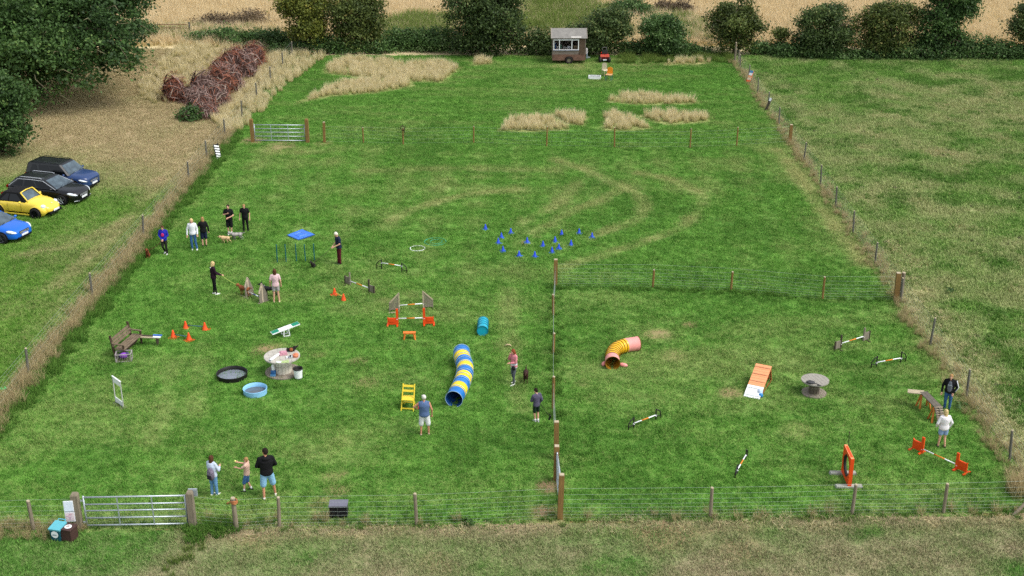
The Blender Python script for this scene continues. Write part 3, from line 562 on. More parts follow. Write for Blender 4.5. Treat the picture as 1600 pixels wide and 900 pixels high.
hedge('small green bramble beside the brush pile foot', (288, 187), (304, 187), .6, .35, L_bram, 44, 'bramble', 2)
def weed(label, px, py, r, h, seed):
    obj('leaves', leaves('leaves', L_bram, [((0, 0, h * .4), (r, r, h * .5))], 26, 14, .07, r * .35, seed), thing('weed_plant', label, 'weed', gp(px, py), 0, 'broad leaved weeds in the grass'))
for q in [('dock plant in the dry grass by the near fence, left', 731, 822, .22, .25, 1), ('small dark weed right of the middle fence end', 898, 830, .22, .18, 2), ('grey green weed in the near pasture centre', 1063, 856, .18, .15, 3), ('low dark weed under the near fence post', 416, 826, .16, .15, 4),
          ('thistle clump beside the right fence tan strip', 1500, 640, .28, .22, 6), ('dark thistle patch in the right pasture', 1497, 462, .35, .25, 7)]: weed(*q)

# ---------------------------------------------------------------- the heap of cut branches
def brush_pile():
    t = thing('brush_pile', 'long heap of dead reddish brown cut branches', 'brush pile', gp(330, 140), 0); o = gp(330, 140); g = np.random.default_rng(8)
    mounds = [(274, 156, 1.05, 2.0), (298, 160, .8, 1.2), (312, 176, 1.1, 1.8), (336, 164, 1.2, 1.7), (318, 156, 1.1, 2.2), (343, 146, 1.2, 2.3), (362, 140, 1.0, 2.0), (362, 118, 1.2, 2.2), (386, 118, 1.1, 2.0), (398, 100, 1.1, 1.9), (300, 186, .7, .8), (326, 184, .7, 1.0), (372, 102, .9, 1.7), (345, 128, .9, 1.9)]
    groups = [[], [], []]; tn = [[], [], []]
    for i, (px, py, r, h) in enumerate(mounds):
        c = gp(px, py) - o; col = [0, 1, 1, 1, 1, 0, 1, 0, 1, 0, 1, 1, 0, 0][i]
        for k in range(int(640 * r)):
            d = g.normal(size=3); d[2] = abs(d[2]); d /= np.linalg.norm(d); rad = g.uniform(.55, 1.05)
            p = np.array([c.x, c.y, 0]) + d * np.array([r, r, h]) * rad
            tang = np.cross(d, g.normal(size=3)); tang /= np.linalg.norm(tang); tang += d * g.uniform(-.1, .4); L_ = g.uniform(.18, .6); w = g.uniform(.01, .028)
            side = np.cross(tang, d + .3 * g.normal(size=3)); side /= np.linalg.norm(side) + 1e-6
            bend = d * L_ * g.uniform(.05, .3); mt = col if g.random() < .75 else (2 if g.random() < .12 else 1 - col)
            a = p - tang * L_; b = p + bend; e = p + tang * L_
            groups[mt] += [a, b - side * w, b + side * w, e - side * w * .4]; tn[mt] += [g.random()] * 4
    for (nm, m, V, tt) in zip(('rusty_twigs', 'grey_brown_twigs', 'bleached_twigs'), (leaf_mat('twig_rust', '#6b4033', '#a8684c'), leaf_mat('twig_dull', '#6d5650', '#ad948a'), mat('twig_bleached', '#b5a695', .9)), groups, tn):
        V = np.array(V); q = np.arange(len(V)).reshape(-1, 4); q = np.concatenate([q[:, [0, 1, 2]], q[:, [1, 3, 2]]])
        tag(obj(nm, np_mesh(nm, V, q, m, {'tint': tt}), t), kind='stuff')
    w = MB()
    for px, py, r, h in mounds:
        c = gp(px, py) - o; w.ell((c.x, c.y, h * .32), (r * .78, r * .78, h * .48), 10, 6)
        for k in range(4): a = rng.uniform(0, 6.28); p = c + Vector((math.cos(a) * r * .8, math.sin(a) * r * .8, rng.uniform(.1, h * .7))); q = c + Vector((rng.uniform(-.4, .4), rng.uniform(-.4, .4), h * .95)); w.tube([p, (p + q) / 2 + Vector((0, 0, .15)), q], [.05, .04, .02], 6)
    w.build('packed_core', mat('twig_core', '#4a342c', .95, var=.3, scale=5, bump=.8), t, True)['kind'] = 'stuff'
brush_pile()
# ---------------------------------------------------------------- fences and gates
wood_old = mat('post_weathered', '#8f8470', .9, var=.22, scale=5, stretch=(6, 6, .6), bump=.4); wood_new = mat('post_treated', '#8f7040', .85, var=.2, scale=5, stretch=(6, 6, .6), bump=.4)
wood_end = mat('post_end_grain', '#b9ab90', .9); wood_grey = mat('post_grey', '#6c6a60', .9, var=.2, scale=5, stretch=(6, 6, .6)); galv = mat('galvanised', '#c3ccd2', .45, .55, var=.12, scale=9); wire_m = mat('fence_wire', '#9fada0', .6, .2, var=.1)
POSTS = {}
def post(parent, p, h, r, m, square=False, lean=(0, 0), seed=0):
    key = (round(h, 1), r, m.name, square)
    if key not in POSTS:
        b = MB()
        if square: b.box((0, 0, h / 2 - .1), (2 * r, 2 * r, h + .2)); b.box((0, 0, h + .012), (2 * r - .02, 2 * r - .02, .024), mi=1)
        else: b.lathe([(r, -.2), (r * 1.02, h * .5), (r * .97, h - .03)], n=10, caps=False); b.lathe([(r * .97, h - .03), (r * .8, h)], n=10, mi=1)
        POSTS[key] = b.mesh('post', [m, wood_end])
    o = obj('post', POSTS[key], parent); o.location = p; o.rotation_euler = (lean[0], lean[1], (seed * 1.7) % 6)if not square else (lean[0], lean[1], .05 * math.sin(seed * 9)); return o
def netting(parent, pts, rows, r=.0028, vstep=.3, top=None, vr=.0016):
    b = MB()
    for z in rows:
        for p, q in zip(pts[:-1], pts[1:]):
            sag = (rng.uniform(-.01, .01)); mid = (p + q) / 2; b.tube([p + Vector((0, 0, z)), mid + Vector((0, 0, z - .012 + sag)), q + Vector((0, 0, z))], r if z != max(rows) else r * 1.25, 3, cap=False)
    hi = [z for z in rows if z < 1.01][-1]
    if vstep:
        for p, q in zip(pts[:-1], pts[1:]):
            n = int((q - p).length / vstep)
            for i in range(1, n): s = p + (q - p) * (i / n); b.tube([s + Vector((0, 0, rows[0])), s + Vector((rng.uniform(-.01, .01), 0, hi))], vr, 3, cap=False)
    o = b.build('wire_netting', wire_m, parent); o['kind'] = 'stuff'; return o
ROWS = (.06, .17, .29, .42, .56, .72, .9, 1.12)
def fence(label, name, posts, rows=ROWS, vstep=.3, wr=.0023, extra=()):
    """posts: (px, py, height or top row, radius, material, square)"""
    o = gp(*posts[0][:2]); t = thing(name, label, 'fence', o, 0); pts = []
    for i, (px, py, h, r, m, sq) in enumerate(posts):
        p = gp(px, py) - o
        if m: post(t, p, tall(py, h) if h > 20 else h, r, m, sq, (rng.uniform(-.025, .025), rng.uniform(-.025, .025)), i)
        pts.append(p)
    if rows: netting(t, pts, rows, wr, vstep)
    return t
wo, wn, wg = wood_old, wood_new, wood_grey
f1 = fence('near wire fence left of the galvanised gate', 'wire_fence', [(-60, 832, 1.2, .06, wo, False), (53, 829, 781, .06, wo, False), (118, 828, 1.0, .06, None, False)])
f2 = fence('near wire fence from the gate to the middle fence', 'wire_fence', [(308, 824, 1, .06, None, False), (370, 829, 777, .075, wo, False), (437, 824, 776, .055, wo, False), (651, 821, 771, .055, wo, False), (872, 811, 1, .06, None, False)])
f3 = fence('near wire fence right of the middle fence', 'wire_fence', [(878, 811, 1, .06, None, False), (1110, 809, 761, .055, wo, False), (1331, 804, 757, .055, wo, False), (1474, 802, 755, .055, wo, False), (1612, 798, 1.15, .075, wo, False)])
b = MB(); p0 = gp(1583, 806) - gp(878, 811); p1 = gp(1612, 798) - gp(878, 811); b.cyl(p0 + Vector((0, 0, .02)), p1 + Vector((0, 0, .62)), .055, .055, 10); b.build('brace', wood_old, f3)
# rope wound round the post beside the gate
rp = MB()
for k in range(5): rp.tube([(0.10 * math.cos(a) * (1 + .12 * math.sin(3 * a + k)), .10 * math.sin(a), .02 * k + .012 * math.sin(2 * a + k)) for a in (2 * PI * i / 14 for i in range(14))], .02, 6, closed=True)
rp.tube([(-.1, -.02, .05), (-.2, -.04, .02), (-.24, -.02, -.03), (-.14, .02, -.06)], .016, 6)
o_ = rp.build('rope_coil', mat('rope_orange', '#b5764a', .9, var=.2), None, True); o_.location = gp(370, 829) + Vector((0, 0, 1.02)); tag(o_, 'orange brown rope coil round the post near the gate', 'rope')
ys = [30, 36.5, 44.92, 52.73, 60.66, 69.8, 74.2]
t = thing('wire_fence', 'left boundary fence standing in the brown tall grass', 'fence', (LFX(30), 30, 0)); pts = []
for i, y in enumerate(ys):
    p = Vector((LFX(y), y, 0)) - Vector(t.location); pts.append(p); post(t, p, 1.28 + .06 * math.sin(i * 3), .05, wood_grey, False, (rng.uniform(-.05, .05), rng.uniform(-.06, .06)), i)
pts.append(Vector((LFX(79), 79, 0)) - Vector(t.location)); post(t, pts[-1], 1.3, .05, wood_grey)
netting(t, pts, (.1, .35, .6, .85, 1.05, 1.2), .0022, .3)
t = thing('wire_fence', 'old wire fence running past the brush pile to the hedge', 'fence', (LFX(79), 79, 0)); pts = [Vector((0, 0, 0))]
for i, y in enumerate((84, 89, 94, 99, 103)):
    p = Vector((LFX(y), y, 0)) - Vector(t.location); pts.append(p); post(t, p, 1.25, .05, wood_grey, False, (rng.uniform(-.05, .05), rng.uniform(-.06, .06)), i)
netting(t, pts, (.1, .35, .6, .85, 1.05, 1.2), .0022, .3)
t = thing('wire_fence', 'right boundary fence between the dog field and pasture', 'fence', (RFX(30), 30, 0)); pts = []
for i, y in enumerate((30, 34.2, 38.5, 43.2, 47.9, 52.4, 57.0, 61.4, 65.4, 69.2, 74, 78, 82.2, 86.4, 90.6, 94.8, 98.8, 101.4)):
    p = Vector((RFX(y), y, 0)) - Vector(t.location); pts.append(p); post(t, p, 1.2 + .06 * math.sin(i * 5), .045, wood_grey, False, (rng.uniform(-.04, .04), rng.uniform(-.06, .06)), i)
netting(t, pts, (.08, .25, .42, .6, .8, 1.0, 1.15), .0024, .25)
fence('tall pale corner post fence end under the far hedge', 'corner_fence', [(1148, 97, 66, .07, wo, False), (1154, 99, 78, .05, wo, False)], None)
fence('far cross fence from the far gate to the right boundary', 'wire_fence', [(507, 223, 191, .075, wn, True), (568, 224, 199, .045, wn, False), (630, 226, 199, .05, wn, False), (740, 224, 197, .045, wn, False), (854, 229, 197, .045, wn, False), (960, 231, 200, .045, wn, False), (1078, 231, 201, .045, wn, False), (1151, 228, 200, .045, wn, False), (1234, 223, 195, .09, wn, True)], (.1, .35, .6, .85, 1.05), .3, .0022)
r_ = MB(); r_.tube([(.13 * math.cos(a), .02 * math.sin(2 * a), .15 * math.sin(a)) for a in (2 * PI * i / 16 for i in range(16))], .028, 6, closed=True); r_.tube([(.1, 0, -.1), (.14, -.02, -.45)], .018, 6)
o_ = r_.build('lead_loop', mat('lead_dark', '#3b2c22', .8), None, True); o_.location = gp(630, 226) + Vector((0, -.06, 1.08)); tag(o_, 'dark lead looped over a post of the far cross fence', 'lead')
fence('inner cross fence from middle fence to the right boundary', 'wire_fence', [(868, 448, 406, .085, wn, True), (1020, 449, 421, .05, wn, False), (1142, 455, 424, .05, wn, False), (1285, 468, 432, .05, wn, False), (1400, 469, 427, .10, wn, True), (1407, 467, 425, .085, wo, False)], ROWS, .3, .0024)
fence('middle fence seen end on, dividing the dog field', 'wire_fence', [(867.5, 452, 1.2, .05, None, False), (864.5, 494, 460, .055, wn, False), (864.5, 553, 520, .055, wn, False), (864, 640, 588, .055, wn, False), (869, 718, 660, .085, wn, True)], ROWS, .3, .0034)
fence('pair of brown posts hanging the middle gate', 'gate_posts', [(868.5, 751, 697, .085, wn, True), (875, 811, 742, .085, wn, True)], None)
def gate(label, A, B, h=1.1, ups=(.33, .67), swing=0.0):
    d = B - A; w = d.length; t = thing('field_gate', label, 'gate', A, math.atan2(d.y, d.x) + swing); z0 = .12
    zs = [z0 + (h - z0) * f for f in (0, .26, .5, .72, 1.0)] if False else [z0, z0 + .27, z0 + .53, z0 + .76, h]
    for i, z in enumerate(zs): MB().cyl((.0, 0, z), (w, 0, z), .024 if i not in (0, 4) else .028, n=10).build('rail', galv, t, True)
    for f in (0, 1): MB().cyl((f * w, 0, z0 - .02), (f * w, 0, h + (.02 if f else .05)), .028, n=10).build('stile', galv, t, True)
    for f in ups: MB().bar((f * w, -.012, z0), (f * w, -.012, h), .035, .02).build('upright', galv, t)
    b = MB()
    for k in range(1, int(w / .1)): b.tube([(k * .1, .01, z0), (k * .1, .01, zs[3])], .0015, 3, cap=False)
    for k in range(1, 7): b.tube([(0, .01, z0 + k * .11), (w, .01, z0 + k * .11)], .0018, 3, cap=False)
    o = b.build('gate_mesh', wire_m, t); o['kind'] = 'stuff'
    h1 = MB(); h1.box((-.05, 0, z0 + .12), (.1, .03, .05)); h1.build('hinge', galv, t); h1 = MB(); h1.box((-.05, 0, h - .12), (.1, .03, .05)); h1.build('hinge', galv, t)
    h1 = MB(); h1.box((w + .04, 0, .85), (.1, .03, .06)); h1.build('latch', galv, t)
    return t
def gpost(label, px, py, top, r, m, sq=True):
    b = MB(); h = tall(py, top)
    if sq: b.box((0, 0, h / 2 - .1), (2 * r, 2 * r, h + .2)); b.box((0, 0, h + .03), (2 * r, 2 * r, .06), taper=.7, mi=0)
    else: b.lathe([(r, -.2), (r, h - .05), (r * .8, h)], n=12)
    o = b.build('gate_post', m); o.location = gp(px, py); o.rotation_euler.z = rng.uniform(-.08, .08); tag(o, label, 'post', 'gate posts'); return o
gpost('tall weathered gate post carrying the white notices', 124, 826, 773, .11, wood_old); gpost('weathered gate post at the latch end of near gate', 302, 824, 770, .10, wood_old)
gate('galvanised five bar gate in the near fence', gp(137, 826), gp(294, 823), 1.14)
gpost('dark brown post left of the far gate', 395, 222, 187, .10, wood_new); gpost('dark brown post right of the far gate', 481, 223, 187, .10, wood_new)
gate('galvanised five bar gate in the far cross fence', gp(399, 222), gp(477, 222.5), 1.12)
gate('galvanised gate in the middle fence seen edge on', gp(870, 754), gp(876.5, 806), 1.1)
# sign holder on the latch post and the notices on the other post
b = MB(); b.box((0, 0, 0), (.28, .05, .26)); b.box((0, -.03, .0), (.22, .012, .2), mi=1); o_ = b.build('post_box', [galv, mat('box_grey', '#8e989c', .5)]); o_.location = gp(305, 824) + Vector((.02, .1, tall(824, 772))); tag(o_, 'small grey metal box on the latch gate post', 'box')
t = thing('notice_board', 'white and pink notices fixed to the gate post', 'sign', gp(121, 826) + Vector((-.12, -.13, 0)), .1)
wht = mat('paper_white', '#e9eef2', .5, var=.04); pnk = mat('print_pink', '#c98a94', .6, var=.3, scale=14, col2='#9a94b0')
b = MB(); b.box((0, 0, .72), (.30, .02, .74)); b.build('board', wht, t)
b = MB(); b.box((0, -.014, .90), (.26, .006, .34)); b.build('upper_notice', mat('paper_bluish', '#dfe9f4', .4, var=.05), t); b = MB(); b.box((0, -.014, .53), (.26, .006, .28)); b.build('lower_notice', mat('paper_pinkish', '#e3d3d6', .5, var=.08, scale=10), t)
b = MB()
for k in range(7): b.box((rng.uniform(-.08, .08), -.019, .44 + .03 * k), (rng.uniform(.04, .10), .004, .014))
b.build('printed_marks', pnk, t)
MB().box((0, -.016, .725), (.3, .012, .018)).build('trim', mat('trim_grey', '#8b8f94', .5), t)
t = thing('old_gate', 'rusty old metal gate beyond the huge tree', 'gate', gp(248, 58)); ru = mat('rust_red', '#8a5a45', .8, var=.25)
for z in (.5, .8, 1.1): MB().cyl((0, 0, z), (2.6, 0, z), .025, n=8).build('rail', ru, t)
MB().box((2.75, 0, .65), (.12, .12, 1.3)).build('post', wood_grey, t); MB().cyl((0, 0, .4), (0, 0, 1.15), .025).build('stile', ru, t)
# ---------------------------------------------------------------- agility equipment and other things on the field
M_or = mat('plastic_orange', '#e8501a', .5, var=.06); M_or2 = mat('timber_orange', '#e07a2e', .6, var=.1); M_wh = mat('paint_white', '#eef1f0', .5, var=.05); M_blk = mat('metal_black', '#23221f', .6, var=.1)
M_dkw = mat('wood_dark', '#4c4436', .85, var=.2, scale=5, stretch=(4, 4, .6)); M_grw = mat('wood_silver', '#8d8474', .85, var=.2, scale=6, stretch=(5, 5, .7)); M_blue = mat('plastic_blue', '#2a50d6', .45, var=.08); M_col = mat('cone_base_blue', '#3d7ad0', .45, var=.06)
def P2(a, b):  # local frame between two ground points
    d = b - a; return a, math.atan2(d.y, d.x), d.length
def jump_bar(t, w, z, off=.0, r=.022):
    a = MB().cyl((-.03, off, z), (w + .03, off, z), r, n=10).build('bar', M_wh, t, True)
    MB().cyl((w * .345, off, z), (w * .655, off, z), r + .0025, n=10).build('bar_stripe', mat('bar_orange', '#d9822b', .5, var=.05), a, True)
    for x in (0, w): MB().box((x, off * .5, z - .03), (.05, .06 + abs(off), .02)).build('bar_cup', M_wh, t)
def jump_tube(label, A, B, ph, bh, wing=.3, legh=.6):
    a, rz, w = P2(gp(*A), gp(*B)); t = thing('hurdle', label, 'hurdle', a, rz, 'agility hurdles')
    for s, x in ((-1, 0), (1, w)):
        MB().cyl((x, 0, 0), (x, 0, ph), .026, n=8).build('upright', M_blk, t)
        e = x + s * wing; MB().tube([(x, .0, ph * .93), (x + s * wing * .55, .0, ph * .80), (e - s * .03, 0, ph * .62), (e, 0, ph * .5), (e, 0, 0)], .021, 8).build('wing_frame', M_blk, t, True)
        MB().cyl((x, 0, ph * .3), (e, 0, ph * .3), .016, n=8).build('wing_rail', M_blk, t)
    jump_bar(t, w, bh); return t
def jump_board(label, A, B, ph, bh, wing=.28, boardh=.36, dark=(False, True)):
    a, rz, w = P2(gp(*A), gp(*B)); t = thing('hurdle', label, 'hurdle', a, rz, 'agility hurdles')
    for s, x, dk in ((-1, 0, dark[0]), (1, w, dark[1])):
        MB().box((x, 0, ph / 2), (.06, .06, ph)).build('upright', M_dkw if dk else M_grw, t)
        b = MB(); b.box((x + s * (wing / 2 + .03), 0, boardh / 2 + .03), (wing, .03, boardh)); b.build('wing_board', M_grw, t)
        MB().box((x + s * (wing + .045), 0, boardh / 2 + .02), (.05, .06, boardh + .06)).build('wing_post', M_dkw, t)
        MB().box((x + s * wing / 2, 0, .03), (.06, .5, .05)).build('foot', M_dkw, t)
    jump_bar(t, w, bh); return t
def jump_orange(label, A, B, ph=.82, bh=.42, wing=.42, boardh=.4):
    a, rz, w = P2(gp(*A), gp(*B)); t = thing('hurdle', label, 'hurdle', a, rz, 'agility hurdles')
    for s, x in ((-1, 0), (1, w)):
        MB().box((x, 0, ph / 2 + .03), (.10, .05, ph)).build('upright', M_or, t)
        b = MB(); x0 = x + s * .05; x1 = x + s * (wing + .05)
        b.prism([(x0, .07), (x1, .07), (x1, boardh + .10), (x1 - s * .05, boardh + .05), (x0, boardh + .05)], -.02, .02); w_ = b.build('wing_panel', M_or, t)
        for k in (-1, 1): MB().box((x + s * (wing / 2 + .05), k * .028, .12 + boardh / 2), (wing * .7, .012, boardh * .5)).build('panel_rib', M_or, w_)
        for xx in (x, x1): MB().box((xx, 0, .035), (.07, .4, .07)).build('foot', M_or, t)
    jump_bar(t, w, bh); return t
jump_tube('low hurdle with dark curved tube frames near the hoops', (596.5, 421), (628, 426), .50, .34, .26)
jump_board('hurdle with grey board wings beside the small orange cones', (547, 446), (577, 457), .64, .22, dark=(False, True))
jump_tube('tube framed hurdle right of the pink and yellow tunnel', (990, 669), (1024.5, 656), .45, .2, .24)
jump_tube('tube framed hurdle farther right, right of the board wing hurdle', (1369, 574), (1407, 567), .5, .22, .24)
jump_board('board wing hurdle alone in the right enclosure corner', (1313, 545), (1349, 533.5), .62, .24, dark=(True, False))
jump_tube('black framed hurdle seen nearly end on near the fence', (1151.5, 742), (1165, 718.5), .40, .2, .24)
jump_orange('orange hurdle behind the small orange step', (621, 509), (663, 508), .76, .34, .36, .32)
jump_orange('orange hurdle in the near right corner', (1440, 709), (1494, 734), .62, .2, .34, .36)
def jump_trellis():
    a, rz, w = P2(gp(624, 486), gp(661.5, 483)); t = thing('hurdle', 'hurdle with slanted weathered trellis wings behind the orange one', 'hurdle', a, rz, 'agility hurdles')
    for s, x in ((-1, 0), (1, w)):
        hi, lo, wg_ = .86, .42, .42; e = x + s * wg_
        MB().box((x, 0, hi / 2), (.05, .05, hi)).build('upright', mat('wood_pale', '#b5a88c', .8, var=.12), t); MB().box((e, 0, lo / 2), (.045, .045, lo)).build('wing_post', M_grw, t)
        MB().bar((x, 0, hi - .02), (e, 0, lo), .05, .05).build('wing_top_rail', MATS['wood_pale'], t); MB().bar((x, 0, .12), (e, 0, .12), .04, .04).build('wing_bottom_rail', M_grw, t)
        for k in range(1, 7):
            f = k / 7; MB().box((x + s * wg_ * f, 0, (.12 + hi + (lo - hi) * f) / 2), (.048, .018, hi + (lo - hi) * f - .12)).build('slat', M_grw, t)
        MB().box((x + s * .05, 0, .03), (.06, .5, .05)).build('foot', M_grw, t)
    jump_bar(t, w, .27)
    MB().box((-.24, -.2, .03), (.5, .05, .05)).build('loose_rail', MATS['wood_pale'], t)
jump_trellis()
def jump_wing2():
    A, B = gp(390, 463), gp(412, 473); a, rz, w = P2(A, B); t = thing('hurdle', 'hurdle with tall upright plank wings between the two dogs', 'hurdle', a, rz, 'agility hurdles')
    for x in (0, w):
        b = MB(); b.prism([(-.22, .04), (.22, .04), (.22, .36), (.0, .92), (-.06, .92), (-.22, .5)], x - .02, x + .02, 'x'); b.build('wing_panel', M_grw, t)
        MB().bar((x, -.22, .5), (x, -.04, .94), .06, .04).build('wing_edge', mat('wood_pale2', '#cbb9a0', .8, var=.1), t); MB().box((x, -.05, .45), (.06, .05, .9)).build('upright', MATS['wood_pale2'], t); MB().box((x, 0, .03), (.08, .6, .05)).build('foot', M_grw, t)
    m = mat('bar_blue', '#4a5f8f', .5)
    b0 = MB().cyl((0, 0, .2), (w, 0, .2), .025, n=10).build('bar', M_wh, t, True); MB().cyl((w * .3, 0, .2), (w * .48, 0, .2), .028, n=10).build('bar_stripe', m, b0, True); MB().cyl((w * .66, 0, .2), (w * .8, 0, .2), .028, n=10).build('bar_stripe', m, b0, True)
    MB().box((-.05, -.25, .03), (.6, .06, .04)).build('base_rail', M_grw, t)
jump_wing2()
# cones
def cone(name, label, p, h, body, base, group):
    t = thing(name, label, 'cone', p, rng.uniform(0, 1.5), group)
    MB().lathe([(h * .36, .02), (h * .33, .03), (h * .12, h * .8), (h * .08, h)], n=16).build('body', body, t, True); b = MB(); b.box((0, 0, .012), (h * 1.05, h * 1.05, .024)); b.build('base', base, t); return t
ordn = ['leftmost', 'second from left', 'third from left', 'fourth from left', 'fifth from left', 'sixth from left', 'seventh from left', 'eighth from left', 'eighth from right', 'seventh from right', 'sixth from right', 'fifth from right', 'fourth from right', 'third from right', 'second from right', 'rightmost']
bc = [(758.5, 358.5), (778.5, 380.5), (783.5, 372), (786, 393), (798, 365), (811, 400.5), (823.5, 379.5), (835.5, 401.5), (848.3, 385), (862.5, 394.5), (867.3, 378), (873.2, 389.5), (877.5, 367.5), (892.2, 383.5), (904.8, 365.5), (925, 372)]
for q, w_ in zip(bc, ordn): cone('training_cone', 'small blue cone on the grass, %s of the sixteen' % w_, gp(*q), .29, M_blue, M_col, 'blue training cones')
oc = {(271, 528): 'orange cone at the front left of the cone hurdles', (295.5, 532): 'orange cone at the front right of the cone hurdles', (290.5, 514): 'orange cone at the back left of the cone hurdles', (320.5, 516): 'orange cone at the back right of the cone hurdles', (523, 461): 'small orange cone nearer the grey hurdle, with yellow bar', (537, 470): 'small orange cone at the front end of yellow bar'}
for q, l in oc.items(): cone('hurdle_cone', l, gp(*q), .36 if q[0] < 400 else .34, M_or, M_or, 'orange hurdle cones')
for (A, B, m, l) in [((271, 528), (295.5, 532), mat('pole_dark_blue', '#3c5f76', .5), 'dark blue pole between the front orange cones'), ((290.5, 514), (320.5, 516), MATS['pole_dark_blue'], 'dark blue pole between the back orange cones'), ((523, 461), (537, 470), mat('pole_yellow', '#e0c050', .5), 'yellow pole between the two small orange cones')]:
    a, rz, w = P2(gp(*A), gp(*B)); o_ = MB().cyl((.05, 0, .17), (w - .05, 0, .17), .018, n=10).build('cone_pole', m, None, True); o_.location = a; o_.rotation_euler.z = rz; tag(o_, l, 'pole')
# weave poles, mat, hoops
M_wv = mat('pole_teal', '#1f5f63', .45, var=.05)
for (b0, t0, l) in zip([(433.3, 410.5), (447.2, 410), (463.3, 410), (477.5, 409.3), (491.5, 408.5)], [383, 383, 382, 383, 381.5], ['leftmost', 'second from left', 'middle', 'second from right', 'rightmost']):
    p = gp(*b0); h = tall(b0[1], t0); t = thing('weave_pole', 'thin teal weave pole, %s of five, below the blue mat' % l, 'pole', p, 0, 'weave poles'); t.rotation_euler = (rng.uniform(-.02, .02), rng.uniform(-.03, .03), 0)
    MB().cyl((0, 0, -.05), (0, 0, h), .026, n=8).build('shaft', M_wv, t); MB().cyl((0, 0, h), (0, 0, h + .03), .03, n=8).build('cap', M_wv, t)
def blue_mat():
    L_, T_, R_, B_ = gp(449, 369.5), gp(472, 360.5), gp(491.5, 368.5), gp(466, 376.5); o = gp(470, 369); t = thing('blue_mat', 'square blue mat lying on the grass behind the weave poles', 'mat', o)
    n = 12; V = []; fs = []
    for zz in (0, 1):
        for i in range(n + 1):
            for j in range(n + 1):
                u, v = i / n, j / n; p = (L_ * (1 - u) + T_ * u) * (1 - v) + (B_ * (1 - u) + R_ * u) * v - o; V.append((p.x, p.y, .085 + .018 * math.sin(i * 2.1 + j) * math.sin(j * 1.7) + (.0 if zz else -.05)))
    k = (n + 1) ** 2
    for i in range(n):
        for j in range(n): a = i * (n + 1) + j; fs += [(a, a + 1, a + n + 2, a + n + 1), tuple(x + k for x in (a, a + n + 1, a + n + 2, a + 1))]
    b = MB(); b.add(V, fs); b.build('sheet', mat('mat_blue', '#3f7bd8', .45, var=.12, scale=5, col2='#2f66c8'), t, True)
    b = MB(); b.tube([Vector(p - o) + Vector((0, 0, .06)) for p in (L_, T_, R_, B_)], .03, 8, closed=True); b.build('rim', mat('mat_rim', '#2856a8', .5), t)
    c = sum((p - o for p in (L_, T_, R_, B_)), Vector()) / 4
    b = MB()
    ring = [(L_ - o) * .42 + c * .58, (T_ - o) * .42 + c * .58, (R_ - o) * .42 + c * .58, (B_ - o) * .42 + c * .58]
    b.tube([p + Vector((0, 0, .095)) for p in ring], .016, 6, closed=True); b.build('inner_square', mat('mat_mark', '#7da0e0', .5), t)
blue_mat()
def hoop(label, px, py, r, m):
    b = MB(); b.tube([(r * math.cos(a), r * math.sin(a), .03) for a in (2 * PI * i / 40 for i in range(40))], .026, 8, closed=True); o = b.build('hoop', m, None, True); o.location = gp(px, py); tag(o, label, 'hoop', 'hoops on the grass')
hoop('white hoop lying on the grass', 652.3, 389, .36, M_wh); M_gh = mat('hoop_green', '#3f9a72', .45, var=.05)
hoop('larger green hoop lying behind the white hoop', 680, 378.5, .54, M_gh); hoop('smaller green hoop lying inside the larger green hoop', 681.5, 378.5, .30, M_gh)
# little step, tunnels
def step():
    t = thing('low_step', 'small orange wooden step in front of orange hurdle', 'step', gp(640, 530), .02)
    MB().box((0, 0, .30), (.52, .20, .045)).build('top', M_or2, t)
    for sx in (-1, 1):
        for sy in (-1, 1): MB().bar((sx * .24, sy * .13, 0), (sx * .18, sy * .07, .28), .05, .05).build('leg', M_or2, t)
        MB().bar((sx * .21, -.09, .16), (sx * .21, .09, .16), .03, .03).build('brace', M_or2, t)
step()
def spline(pts, n):
    out = []
    for i in range(len(pts) - 1):
        p0, p1, p2, p3 = (pts[max(0, min(len(pts) - 1, i + k))] for k in (-1, 0, 1, 2))
        for j in range(n):
            t = j / n; out.append(.5 * ((2 * p1) + (p2 - p0) * t + (2 * p0 - 5 * p1 + 4 * p2 - p3) * t * t + (3 * p1 - p0 - 3 * p2 + p3) * t ** 3))
    return out + [pts[-1]]
